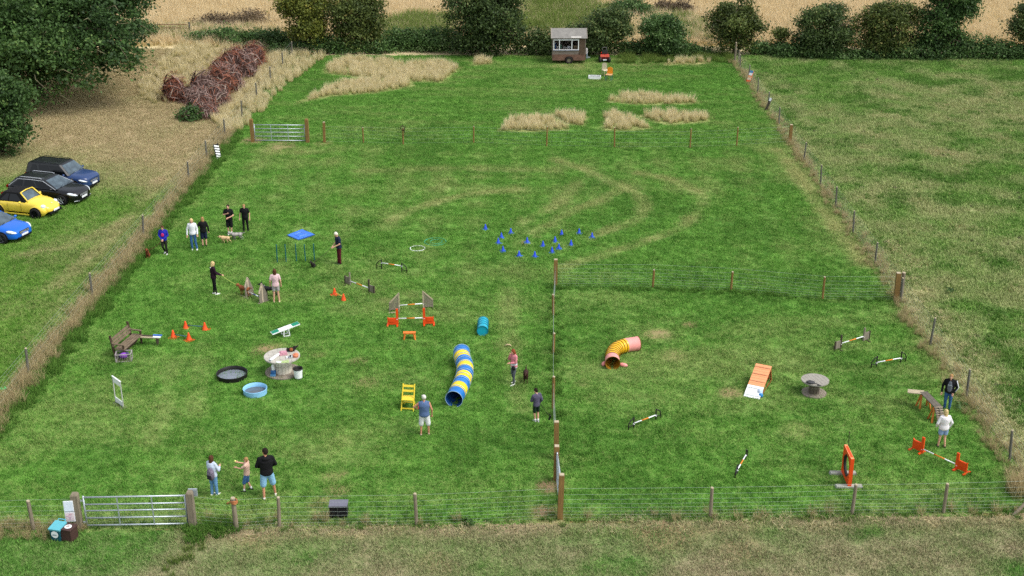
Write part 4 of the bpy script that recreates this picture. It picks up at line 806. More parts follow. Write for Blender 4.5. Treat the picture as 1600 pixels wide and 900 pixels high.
def tunnel(name, label, gpts, r, bands, cols, rib, ribm, liner, ends=None, nring=72, ribspan=(0, 1)):
    o = gpts[0]; path = spline([p - o for p in gpts], 24); seg = [0]
    for a, b in zip(path[:-1], path[1:]): seg.append(seg[-1] + (b - a).length)
    T = seg[-1]; t = thing(name, label, 'tunnel', o)
    def at(s):
        s = max(0, min(T, s)); i = max(k for k in range(len(seg) - 1) if seg[k] <= s + 1e-9); f = (s - seg[i]) / (seg[i + 1] - seg[i]); d = (path[i + 1] - path[i]).normalized(); return path[i].lerp(path[i + 1], f), d
    def ring(s, rr, n=28):
        p, d = at(s); a = d.cross(Vector((0, 0, 1))).normalized(); c = p + Vector((0, 0, r)); return [c + (a * math.cos(q) + Vector((0, 0, 1)) * math.sin(q)) * rr for q in (2 * PI * k / n for k in range(n))]
    g = random.Random(len(label))
    for bi, (f0, f1, ci) in enumerate(bands):
        st = []; n = max(3, int((f1 - f0) * nring))
        for k in range(n + 1):
            f = f0 + (f1 - f0) * k / n; pleat = abs(((f * T / rib) % 1) - .5) * 2 if ribspan[0] <= f <= ribspan[1] else .8; st.append(ring(f * T, r * (1 - .055 * (1 - pleat) ** 1.3) - .004 * g.random()))
        b = MB(); b.loft(st, caps=False); b.loft([[c.lerp(x, .975) for x in rg for c in [sum(rg, Vector()) / len(rg)]] for rg in st][::-1], mi=1, caps=False)
        b.build('band', [cols[ci], liner], t, True)
    k = 0
    for j in range(int(T / rib) + 1):
        s = min(T, j * rib + rib * .5) if 0 < j < int(T / rib) else (0 if j == 0 else T)
        if not ribspan[0] <= s / T <= ribspan[1] and 0 < j < int(T / rib): continue
        rg = ring(s, r * (1.0 if 0 < j < int(T / rib) else 1.005)); MB().tube(rg, .011, 5, closed=True).build('rib', ribm, t, True)
    return t, at
M_yb = mat('tunnel_blue', '#1c74c4', .45, var=.1, scale=4, coat=.2); M_yy = mat('tunnel_yellow', '#f0d21c', .45, var=.05, scale=4, coat=.2); M_rim = mat('tunnel_rim', '#9fc0dd', .4)
g1 = [gp(708, 641), gp(722, 622), gp(728, 604), gp(730, 590), gp(728, 577), gp(723, 566), gp(722, 555), gp(721.5, 554)]
g1 = [gp(709.5, 636), gp(720, 615), gp(726, 597), gp(726.5, 583), gp(722, 569), gp(721.5, 561)]
tunnel('play_tunnel', 'long curved blue and yellow striped tunnel', g1, .33, [(i / 9, (i + 1) / 9, i % 2) for i in range(9)], [M_yb, M_yy], .36, M_rim, mat('tunnel_blue_inner', '#1b4f94', .6))
M_tq = mat('tunnel_teal', '#18a8c2', .45, var=.1, scale=4, coat=.2)
tq, at_ = tunnel('short_tunnel', 'short turquoise tunnel standing alone behind the striped one', [gp(754, 525), gp(754.5, 519), gp(755, 510)], .23, [(0, 1, 0)], [M_tq], .22, mat('teal_rim', '#0f7d96', .4), mat('teal_inner', '#0d7089', .6), nring=40)
b = MB(); p, d = at_(.02); b.lathe([(.22, 0), (.22, .012)], c=p + Vector((0, 0, .23)), n=24, M=Matrix.Rotation(-PI / 2, 3, 'X')); b.build('end_panel', M_tq, tq)
M_ty = mat('tunnel_amber', '#e8b21a', .45, var=.06, scale=4, coat=.2); M_pk = mat('tunnel_pink', '#e99a92', .6, var=.08, scale=5); M_dk = mat('coil_brown', '#7a5a14', .6)
g2 = [gp(957, 578), gp(956.5, 566), gp(962, 556), gp(976, 550), gp(990, 547.5), gp(997, 546.5)]
pt, at2 = tunnel('bent_tunnel', 'curved yellow tunnel with pink ends and dark ribs', g2, .29, [(0, .17, 1), (.17, .76, 0), (.76, 1, 1)], [M_ty, M_pk], .17, M_dk, mat('tunnel_amber_inner', '#b9821a', .6), ribspan=(.17, .77))
def sandbag(label, px, py, rz, sx, sy):
    b = MB(); b.ell((0, 0, .075), (sx, sy, .085), 14, 8); b.box((0, 0, .10), (sx * .3, sy * 1.2, .03)); o = b.build('sandbag', M_pk, None, True); o.location = gp(px, py); o.rotation_euler.z = rz; tag(o, label, 'sandbag', 'pink tunnel sandbags')
sandbag('pink sandbag lying right of the tunnel mouth', 974, 573, -.5, .19, .1); sandbag('pink sandbag lying left of the tunnel mouth', 943.5, 571, 1.2, .17, .09)
# seesaw
def seesaw():
    t = thing('seesaw', 'small seesaw board with green ends and white frame', 'seesaw', gp(446.5, 525), .52); L_ = .62; a = .16
    f = lambda x, z=0: (x * math.cos(a), 0, .36 + x * math.sin(a) + z)
    MB().bar(f(-L_), f(L_), .30, .04).build('plank', M_wh, t)
    for s in (-1, 1): MB().bar(f(s * L_ * .98, .024), f(s * L_ * .48, .024), .26, .008).build('green_pad', mat('pad_green', '#1f8a6a', .6, var=.1), t)
    for y in (-.13, .13):
        for s in (-1, 1): MB().bar((s * .14, y, 0), (s * .10, y, .34), .035, .035).build('leg', M_wh, t)
        MB().bar((-.15, y, .05), (.15, y, .05), .035, .035).build('foot_rail', M_wh, t)
    MB().cyl((0, -.16, .33), (0, .16, .33), .02).build('pivot', galv, t)
seesaw()
# cable drum tables
M_dr = mat('drum_pale', '#d8d2c0', .8, var=.1, scale=4); M_dt = mat('drum_top', '#bdb8ac', .8, var=.15, scale=5); M_dg = mat('drum_grey', '#a29d92', .85, var=.18, scale=4, stretch=(1, 8, 1)); M_db = mat('drum_base', '#94897a', .9, var=.15)
def spool(name, label, p, rt, rb, rc, h, th, mt, mc, mb, planks):
    t = thing(name, label, 'table', p, .3); n = 7
    def disc(nm, r, z, m):
        for k in range(n):
            x0 = -r + 2 * r * k / n + .004; x1 = -r + 2 * r * (k + 1) / n - .004; pts = []
            for i in range(9): x = x0 + (x1 - x0) * i / 8; pts.append((x, math.sqrt(max(0, r * r - x * x))))
            pl = pts + [(x, -y) for x, y in pts[::-1]]; pl = [q for i, q in enumerate(pl) if i == 0 or (abs(q[0] - pl[i - 1][0]) + abs(q[1] - pl[i - 1][1])) > 1e-4]
            MB().prism(pl, z, z + th, 'z').build(nm, m, t)
        b = MB(); b.lathe([(r * .97, z + .006), (r * .97, z + th - .008)], n=32); b.build(nm + '_core', m, t)
    disc('top_plank', rt, h - th, mt); disc('base_plank', rb, .015, mb)
    for k in range(planks):
        a = 2 * PI * k / planks; MB().box((rc * math.cos(a), rc * math.sin(a), h / 2), (.03, 2 * PI * rc / planks * .97, h - 2 * th - .012), (0, 0, a)).build('stave', mc, t)
    b = MB(); b.lathe([(rc + .018, h * .5 - .01), (rc + .022, h * .5), (rc + .018, h * .5 + .01)], n=28); b.build('band', mb, t)
    return t
p1_ = gp(442.5, 582); spool('drum_table', 'big pale cable drum table loaded with clutter', p1_, .70, .70, .33, .74, .05, M_dt, M_dr, M_db, 16)
p2_ = gp(1271.5, 615); spool('drum_table', 'smaller grey cable drum table in the right enclosure', p2_, .52, .47, .18, .60, .045, M_dg, mat('drum_core', '#6b6254', .9, var=.2), M_db, 10)
def on1(px, py): return gp(px, py, .742)
def lone(name, label, cat, p, b, mats, rz=0, smooth=False, group=None):
    o = b.build(name, mats, None, smooth); o.location = p; o.rotation_euler.z = rz; tag(o, label, cat, group); return o
b = MB(); b.cyl((-.3, 0, .05), (.3, 0, .05), .055, n=14); b.cyl((-.31, 0, .05), (.31, 0, .05), .03, n=10, mi=1); lone('paper_roll', 'white rolled sheet on the cluttered drum table', 'roll', on1(429, 560), b, [M_wh, mat('roll_grey', '#7f8794', .6)], 1.15, True)
b = MB(); b.box((0, 0, .04), (.30, .24, .08)); b.box((.02, 0, .095), (.24, .2, .03)); lone('folded_cloth', 'pink folded cloth on the cluttered drum table', 'cloth', on1(442.5, 553.5), b, mat('cloth_pink', '#cf97a4', .9, var=.15, scale=10), .3)
b = MB(); b.box((0, 0, .005), (.5, .2, .008)); b.box((.1, .04, .013), (.3, .14, .006), (0, 0, .4)); b.box((-.14, -.02, .014), (.2, .12, .006), (0, 0, -.3), mi=1); lone('leaflets', 'green and white leaflets on the cluttered drum table', 'papers', on1(441.5, 565.5), b, [mat('leaflet_green', '#b5c98a', .6, var=.2, scale=12), wht], .1)
b = MB(); b.lathe([(.10, 0), (.12, .10), (.10, .12)], n=12); b.ell((.02, 0, .13), (.08, .07, .04), 10, 6); lone('treat_bag', 'orange treat bag on the right side of drum table', 'bag', on1(462, 557.5), b, mat('bag_orange', '#e08a68', .7, var=.12, scale=10), 0, True)
b = MB()
for k in range(9): b.box((rng.uniform(-.12, .12), rng.uniform(-.10, .10), .025), (rng.uniform(.04, .1), rng.uniform(.03, .08), .05), (0, 0, rng.uniform(0, 3)), mi=k % 3)
o_ = lone('small_items', 'jumble of small grey and white items on drum table', 'clutter', on1(452.5, 558), b, [mat('item_grey', '#9aa0a8', .5), wht, mat('item_dark', '#4a4c55', .6)]); o_['kind'] = 'stuff'
b = MB(); b.ell((0, 0, .09), (.16, .09, .09), 12, 8, mi=0); b.ell((.13, 0, .16), (.07, .06, .07), 10, 7); b.ell((.21, 0, .20), (.07, .03, .035), 8, 6, (0, -.5, 0)); b.ell((-.02, -.05, .10), (.08, .06, .08), 10, 6, mi=1); b.ell((-.16, .02, .08), (.06, .07, .08), 8, 6)
lone('soft_toy', 'black and tan toy shape at the back of drum table', 'toy', on1(456, 549), b, [mat('toy_black', '#211a18', .8), mat('toy_tan', '#9a5b32', .8)], .2, True)
def bucket():
    t = thing('bucket', 'white bucket with black liner by the drum table', 'bucket', gp(466.5, 592)); MB().lathe([(.14, .06), (.15, .08), (.175, .44), (.178, .42), (.178, .425)], n=28, caps=False).build('tub', M_wh, t); MB().lathe([(.14, .05), (.001, .05)], n=20, caps=False).build('bottom', M_wh, t)
    b = MB(); b.lathe([(.193, .43), (.192, .475), (.165, .47), (.15, .42), (.135, .3), (.01, .28)], n=20, caps=False); b.build('liner', M_blk, t, True); MB().tube([(.19 * math.cos(a), .02, .40 - .12 * math.sin(a)) for a in (PI * i / 10 for i in range(11))], .006, 5).build('handle', galv, t)
bucket()
def sprayer():
    t = thing('water_bottle', 'white and blue bottle standing under the drum table', 'bottle', gp(427.5, 588)); MB().lathe([(.09, .065), (.10, .09), (.10, .24), (.06, .28)], n=16).build('body', mat('bottle_blue', '#2d6aa5', .4), t, True); MB().lathe([(.055, .28), (.06, .30), (.05, .5), (.03, .52)], n=14).build('neck', M_wh, t, True); MB().box((.0, -.09, .10), (.2, .12, .07)).build('tray', mat('bottle_light', '#5f9ac8', .5), t)
sprayer()
b = MB(); b.ell((0, 0, .04), (.17, .12, .045), 14, 6); b.tube([(.12, -.03, .03), (.22, -.02, .015), (.32, -.08, .012), (.26, -.13, .012), (.40, -.10, .012)], .013, 5); b.ell((-.02, .03, .07), (.06, .05, .035), 10, 6); lone('dark_glove', 'dark crumpled rag on the grey drum table', 'rag', gp(1266.5, 598.5, .605), b, mat('rag_dark', '#4a4a4c', .9, var=.2), -.3, True)
# paddling trays
def pool(name, label, p, r, h, outer, inner, water, wz):
    t = thing(name, label, 'paddling pool', p); MB().lathe([(r * .97, .0), (r * 1.0, h * .9), (r * 1.01, h), (r * .985, h + .008), (r * .96, h), (r * .94, .03)], n=40, caps=False).build('wall', [outer], t, True)
    b = MB(); b.lathe([(r * .962, h - .01), (r * .945, wz)], n=40, caps=False); b.build('lining', inner, t, True); MB().lathe([(r * .96, .004), (r * .96, .02)], n=40).build('floor', inner, t); b = MB(); b.lathe([(r * .945, wz - .004), (r * .945, wz)], n=40); b.build('water', water, t)
M_wtr = mat('pool_water', '#7d8590', .12, var=.12, scale=3, spec=.6)
pool('paddling_pool', 'shallow black plastic pool with grey water', gp(363, 589), .60, .20, mat('pool_black', '#1d1c1b', .5), mat('pool_black_in', '#1a1918', .6), M_wtr, .045); pool('paddling_pool', 'smaller blue paddling pool nearer the camera', gp(399, 614.5), .455, .23, mat('pool_light_blue', '#8cc4ea', .5, var=.06), mat('pool_in_blue', '#24509a', .5), mat('pool_water_dim', '#5d636b', .12, var=.15, scale=3, spec=.6), .07)
# yellow folding chair
def ychair():
    t = thing('folding_chair', 'bright yellow folding wooden chair beside the capped man', 'chair', gp(638.5, 638), -.12); m = mat('chair_yellow', '#e8cc3a', .5, var=.06)
    for s in (-1, 1):
        x = s * .23; MB().bar((x, -.26, 0), (x * .93, .22, .92), .035, .05, (0, 1, 0)).build('back_post', m, t); MB().bar((x * .9, .28, 0), (x * .9, -.2, .44), .035, .045, (0, 1, 0)).build('rear_leg', m, t)
    for k in range(5): MB().box((0, -.2 + k * .09, .455 - k * .004), (.42, .078, .022)).build('seat_slat', m, t)
    for z, y in ((.84, .185), (.68, .105)): MB().box((0, y, z), (.42, .022, .085), (-.48, 0, 0)).build('back_slat', m, t)
    MB().box((0, -.215, .10), (.42, .03, .04)).build('front_rail', m, t); MB().box((0, .22, .14), (.4, .03, .035)).build('rear_rail', m, t)
ychair()
# white picture frame shaped jump
def frame():
    A, B = gp(181, 629), gp(192.5, 641.5); a, rz, w = P2(A, B); w = .62; t = thing('frame_jump', 'upright white frame jump alone in the lower left field', 'frame', a, rz + .12); h = 1.1
    for x in (0, w): MB().box((x, 0, h / 2), (.035, .03, h)).build('side_post', mat('frame_grey', '#b7b8b2', .6, var=.08), t)
    MB().box((w / 2, 0, h - .12), (w - .035, .02, .2)).build('top_panel', M_wh, t); MB().box((w / 2, 0, .14), (w - .035, .02, .24)).build('bottom_panel', M_wh, t)
    MB().box((w / 2, 0, h + .012), (w + .06, .05, .024)).build('top_rail', M_wh, t); MB().box((w / 2, 0, .012), (w + .06, .25, .024)).build('foot', mat('frame_foot', '#6d6a60', .8), t)
frame()
# slatted bench with clutter
def bench():
    A, B = gp(194, 562), gp(218, 541); a, rz, w = P2(A, B); t = thing('park_bench', 'old slatted wooden bench facing right on the left lawn', 'bench', a, rz); m = mat('bench_wood', '#7d6d59', .85, var=.2, scale=5); md = mat('bench_dark', '#4a3a2c', .85, var=.2); w = 1.55
    for k in range(4): MB().box((w / 2, -.02 + k * .115, .43), (w, .09, .03)).build('seat_slat', m, t)
    for k in range(3): MB().box((w / 2, .44 + k * .03, .56 + k * .12), (w, .03, .09), (-.2, 0, 0)).build('back_slat', m, t)
    for x in (.05, w - .05):
        MB().bar((x, .38, 0), (x, .54, .98), .07, .07).build('back_post', md, t); MB().bar((x, 0, 0), (x, 0, .6), .06, .06).build('front_leg', md, t); MB().bar((x, -.05, .62), (x, .46, .64), .07, .04).build('armrest', m, t)
    MB().bar((.05, .2, .15), (w - .05, .2, .15), .05, .05).build('stretcher', md, t)
bench()
def crate(label, px, py, rz):
    t = thing('wire_crate', label, 'crate', gp(px, py), rz); m = mat('crate_grey', '#a29a98', .6, var=.1)
    for z in (.03, .34):
        for p, q in (((-.3, -.2), (.3, -.2)), ((.3, -.2), (.3, .2)), ((.3, .2), (-.3, .2)), ((-.3, .2), (-.3, -.2))): MB().bar((*p, z), (*q, z), .035, .03).build('rim', m, t)
    for sx in (-.3, .3):
        for sy in (-.2, .2): MB().bar((sx, sy, 0), (sx, sy, .36), .03, .03).build('corner', m, t)
    b = MB()
    for k in range(1, 9): b.bar((-.3 + .067 * k, -.2, .03), (-.3 + .067 * k, -.2, .34), .006); b.bar((-.3 + .067 * k, .2, .03), (-.3 + .067 * k, .2, .34), .006)
    o = b.build('wires', m, t); o['kind'] = 'stuff'; MB().box((0, 0, .02), (.58, .38, .01)).build('floor', md_, t)
md_ = mat('crate_floor', '#6b5a50', .8)
crate('open crate of purple toys at the near end of bench', 194.5, 563, .15)
b = MB(); b.ell((0, 0, .22), (.16, .13, .12), 12, 8); b.ell((.12, .03, .24), (.1, .1, .1), 10, 6, mi=1); b.ell((-.13, .04, .2), (.09, .1, .1), 10, 6, mi=1); lone('toy_bundle', 'purple fabric bundle in the crate by the bench', 'toys', gp(194.5, 563) + Vector((0, 0, .0)), b, [mat('purple_bright', '#8a4ab8', .7), mat('purple_dark', '#3f2f66', .8)], .15, True)
def plank_stack():
    t = thing('plank_stack', 'blue and white planks leaning at the bench far end', 'planks', gp(216, 540), -.02)
    MB().box((.32, .12, .40), (1.05, .1, .03), (0, .04, 0)).build('dark_plank', M_dkw, t); MB().box((.42, .02, .37), (1.0, .1, .03), (0, .04, 0)).build('pale_plank', MATS['wood_pale'], t); MB().box((.80, .02, .385), (.32, .105, .03), (0, .04, 0)).build('white_end', M_wh, t); MB().box((.8, .15, .41), (.36, .1, .035), (0, .04, 0)).build('blue_end', mat('plank_blue', '#4070c0', .5), t)
    MB().box((.8, .06, .18), (.06, .2, .36)).build('prop', M_dkw, t)
plank_stack()
# orange ramp
def ramp():
    A, B, C = gp(1161.5, 620), gp(1185, 622), None; a, rz, w = P2(A, B); t = thing('a_frame_ramp', 'orange and white slatted ramp in the right enclosure', 'ramp', a, rz - .26); w = .62; Ln = 1.72; an = R(24); M1 = mat('ramp_orange', '#eda070', .6, var=.06); M2 = mat('ramp_edge', '#a5542c', .7, var=.1)
    f = lambda s, x=0, z=0: (x, s * math.cos(an) - z * math.sin(an), .02 + s * math.sin(an) + z * math.cos(an))
    n = 14
    for k in range(n):
        s0 = Ln * k / n + .004; s1 = Ln * (k + 1) / n - .004; MB().bar(f(s0, w / 2), f(s1, w / 2), w, .03).build('board', M_wh if k < 5 else M1, t)
    for k in range(5): s = .12 + k * .36; MB().bar(f(s, .01, .022), f(s, w - .01, .022), .03, .016, up=f(0)[0:2] + (1,)).build('grip_batten', mat('batten', '#c98f6a', .7) if k > 1 else mat('batten_white', '#d5d8d8', .6), t)
    for x in (.02, w - .02): MB().bar(f(.0, x, -.045), f(Ln, x, -.045), .035, .06).build('side_rail', M2, t)
    top = f(Ln)
    for x in (.04, w - .04): MB().bar((x, top[1] - .03, top[2] - .05), (x, top[1] + .25, 0), .05, .05).build('prop_leg', M2, t)
    MB().bar((.04, top[1] + .12, .3), (w - .04, top[1] + .12, .3), .04, .04).build('prop_rail', M2, t); MB().bar((w - .02, f(.25)[1], .05), (w - .02, top[1] + .2, .03), .03, .03).build('ground_rail', M2, t)
    MB().box((w / 2, top[1] + .03, top[2] * .5), (w * .8, .02, top[2] * .6)).build('back_board', mat('ramp_back', '#8a2a1a', .7), t)
    return t
ramp()
b = MB(); b.ell((0, 0, .09), (.09, .09, .09), 14, 8); b.box((.0, .16, .12), (.16, .2, .24), mi=1); lone('blue_ball_box', 'blue ball and pale box beside the ramp foot', 'toy', gp(1188.5, 621), b, [mat('ball_blue', '#2b83c4', .4), mat('box_pale_blue', '#c4d6ea', .5)], 0, True)
# dog walk
def dogwalk():
    t = thing('dog_walk', 'low weathered dog walk with orange trestles', 'dog walk', (0, 0, 0)); zt = .62; A = gp(1446, 641.5, zt); B = gp(1464, 648, zt)
    p0 = gp(1431, 613, .60); p1 = gp(1447, 613, .62); p2 = gp(1469, 640, .60); p3 = gp(1471, 662, .03)
    t.location = gp(1447, 640); o = Vector(t.location); m = mat('walk_plank', '#6b6459', .85, var=.2, scale=5); mo = mat('trestle_orange', '#c87a34', .7, var=.12)
    p0 = gp(1443, 612.5, .62) + Vector((-.55, .12, -.02)) - o; p1 = gp(1443, 612.5, .62) - o; p2 = gp(1466, 636, .60) - o
    dirv = Vector((p2.x - p1.x, p2.y - p1.y, 0)).normalized(); sd = Vector((-dirv.y, dirv.x, 0)); p3 = gp(1472, 664, .03) - o
    for k in range(2):
        off = sd * (.075 if k else -.075); MB().bar(p1 + off, p2 + off, .145, .035).build('walk_board', m, t)
    MB().bar(p0, p1 + dirv * .05, .30, .03).build('end_board', MATS['wood_pale'], t)
    for k in range(2): off = Vector((.075 if k else -.075, 0, 0)); MB().bar(p2 + off + Vector((0, 0, -.01)), p3 + off, .145, .03).build('ramp_board', m, t)
    for k in range(7): q = p2.lerp(p3, (k + .3) / 7.3) + Vector((0, 0, .025)); MB().bar(q - Vector((.155, 0, 0)), q + Vector((.155, 0, 0)), .035, .02).build('ramp_batten', mat('batten_pale', '#b8a890', .8, var=.1), t)
    for q in (p1 + dirv * .12, p2 - dirv * .06):
        for s in (-1, 1):
            for e in (-1, 1): MB().bar(q + sd * s * .13 + dirv * e * .02 + Vector((0, 0, -.03)), Vector((q.x, q.y, 0)) + sd * s * .22 + dirv * e * .16, .07, .045).build('trestle_leg', mo, t)
        MB().bar(q - sd * .15 + Vector((0, 0, -.05)), q + sd * .15 + Vector((0, 0, -.05)), .06, .06).build('trestle_beam', mo, t)
dogwalk()
# tyre jump
def tyre():
    A, B = gp(1317, 741), gp(1326.5, 762); a = (A + B) / 2; d = B - A; w = d.length; t = thing('tyre_jump', 'orange square framed tyre jump on grey feet', 'tyre jump', (a.x, a.y, 0), math.atan2(d.y, d.x)); h = 1.02; z0 = .09; mp = mat('orange_pale', '#f5a06a', .5); x = w / 2
    for s in (-1, 1): MB().box((s * x, 0, z0 + h / 2), (.11, .12, h)).build('frame_post', M_or, t); MB().box((s * x, 0, .045), (.2, .95, .09), taper=.9).build('foot', mat('foot_grey', '#a3a59b', .8, var=.12), t); MB().box((s * x, 0, z0 + h + .008), (.09, .1, .016)).build('post_cap', mp, t)
    for z in (z0 + .06, z0 + h - .055): MB().box((0, 0, z), (w - .11, .12, .11)).build('frame_rail', M_or, t)
    for e in (-1, 1): MB().box((0, e * .05, z0 + h + .006), (w - .11, .014, .012)).build('rail_edge', mp, t)
    for s in (-1, 1):
        for zz, q in ((z0 + .11, 1), (z0 + h - .11, -1)): b = MB(); X0 = s * (x - .055); b.prism([(X0, zz), (X0 - s * .26, zz), (X0, zz + q * .26)], -.05, .05); b.build('corner_gusset', M_or, t)
    b = MB(); c = (z0 * 2 + h) / 2; b.tube([(.36 * math.cos(q), 0, c + .36 * math.sin(q)) for q in (2 * PI * i / 32 for i in range(32))], .05, 10, closed=True); b.build('tyre', M_blk, t, True)
tyre()
b = MB(); b.cyl((0, 0, 0), (.0, 0, .56), .013, .012, 8); b.ell((0, 0, .57), .025, 8, 6); o_ = lone('thin_stake', 'thin dark stake behind the orange tyre jump', 'stake', gp(1325, 698), b, M_dkw)
# bottom row: box and bins
def blackbox():
    a = gp(516.5, 809); t = thing('storage_box', 'black slatted storage box with grey lid behind near fence', 'box', gp(530, 806), 0.02); w, dp, h = .56, .36, .44
    for k in range(5): MB().box((0, 0, .05 + k * .088), (w, dp, .08)).build('slat', mat('box_black', '#1c1b1f', .5), t)
    MB().box((0, 0, h / 2 - .01), (w - .03, dp - .03, h - .04)).build('body', mat('box_body', '#131216', .6), t); MB().box((0, 0, h + .02), (w + .03, dp + .04, .05)).build('lid', mat('box_lid', '#6f6f7c', .5, var=.08), t); MB().box((0, -dp / 2 - .03, h - .04), (.1, .02, .05)).build('catch', mat('box_body', '', .6), t)
blackbox()
def bin1():
    t = thing('waste_bin', 'small teal wheeled bin with a round white sticker', 'bin', gp(93, 842), -.25); m = mat('bin_teal', '#1d5a66', .5, var=.08); ml = mat('bin_lid', '#5fb0bc', .5, var=.06)
    b = MB(); b.loft([[Vector((sx * (.15 + .03 * f), sy * (.17 + .03 * f), z)) for sx, sy in ((-1, -1), (1, -1), (1, 1), (-1, 1))] for z, f in ((0.03, 0), (.44, 1))]); b.build('tub', m, t)
    MB().box((0, 0, .47), (.40, .43, .05), (.12, 0, 0)).build('lid', ml, t); MB().tube([(-.12, .2, .5), (-.12, .28, .54), (.12, .28, .54), (.12, .2, .5)], .02, 8).build('handle', ml, t); b = MB(); b.lathe([(.12, 0), (.12, .006)], c=(0, -.197, .28), n=20, M=Matrix.Rotation(PI / 2, 3, 'X')); s_ = b.build('sticker', M_wh, t)
    MB().box((0, -.206, .27), (.15, .004, .025)).build('sticker_band', mat('sticker_dark', '#5b7f86', .5), s_)
    for s in (-1, 1): b = MB(); b.lathe([(.05, -.02), (.05, .02)], c=(s * .16, .16, .05), n=12, M=Matrix.Rotation(PI / 2, 3, 'Y')); b.build('wheel', M_blk, t)
bin1()
def bin2():
    t = thing('dog_waste_bin', 'square dark brown bin with round white disc on top', 'bin', gp(109.5, 843), -.3); m = mat('bin_brown', '#4b3530', .6, var=.1); MB().box((0, 0, .22), (.38, .36, .42)).build('body', m, t); MB().box((0, 0, .445), (.42, .40, .04)).build('lid', m, t)
    b = MB(); b.lathe([(.11, .466), (.11, .476), (.09, .48)], n=20); b.build('disc', M_wh, t); b = MB(); b.lathe([(.06, .482), (.06, .486)], n=16); b.build('disc_centre', mat('disc_grey', '#b9a9a4', .6), t)
bin2()
# things leaning on the boundary fences
def slat_board():
    A, B = gp(342, 249.5), gp(339, 249.5); t = thing('striped_board', 'black and white slatted board leaning on left fence', 'board', gp(344, 250.5), 1.05); n = 6
    for k in range(n): z = .08 + k * .155; MB().box((0, .05 + k * .03, z), (.42, .02, .09), (-.2, .35, 0)).build('white_slat', M_wh, t)
    for s in (-1, 1): MB().bar((s * .2 - .02, .03, 0), (s * .2 - .0, .26, 1.0), .03, .03).build('side_rail', M_blk, t)
    MB().box((0, .17, .5), (.38, .012, .95), (-.2, 0, 0)).build('backing', M_blk, t)
slat_board()
def lean_board(label, px, py, cols, hgt, wdt, rz):
    t = thing('leaning_board', label, 'board', gp(px, py), rz); n = len(cols)
    for k, m in enumerate(cols): f0 = k / n; f1 = (k + 1) / n - .01; MB().bar((f0 * .42, 0, f0 * hgt + .02), (f1 * .42, 0, f1 * hgt + .02), wdt, .04, up=(-1, 0, .4)).build('panel', m, t)
    for s in (-1, 1): MB().bar((.0, s * wdt / 2, .02), (.42, s * wdt / 2, hgt), .03, .03).build('edge', cols[0], t)
lean_board('orange, cream and blue board leaning on the right fence', 1168.5, 129, [M_or, mat('board_cream', '#e8d0b0', .6), mat('board_peach', '#e8a878', .6), MATS['paint_white'], mat('board_blue', '#3b84b8', .5)], .82, .3, .75)
lean_board('dark plank with pale top leaning on the right fence', 1196.5, 173, [M_dkw, M_dkw, M_dkw, wht], .82, .18, .6)
b = MB(); b.ell((0, 0, .03), (.14, .05, .03), 10, 6); b.ell((.1, .06, .05), (.05, .12, .03), 10, 6, (0, 0, .6)); b.ell((-.1, .02, .04), (.1, .03, .03), 10, 6, (0, 0, .8)); lone('ribbon_scrap', 'bright green scrap of plastic at the left picture edge', 'scrap', gp(4, 609), b, mat('neon_green', '#3fe07a', .5), 0, True)
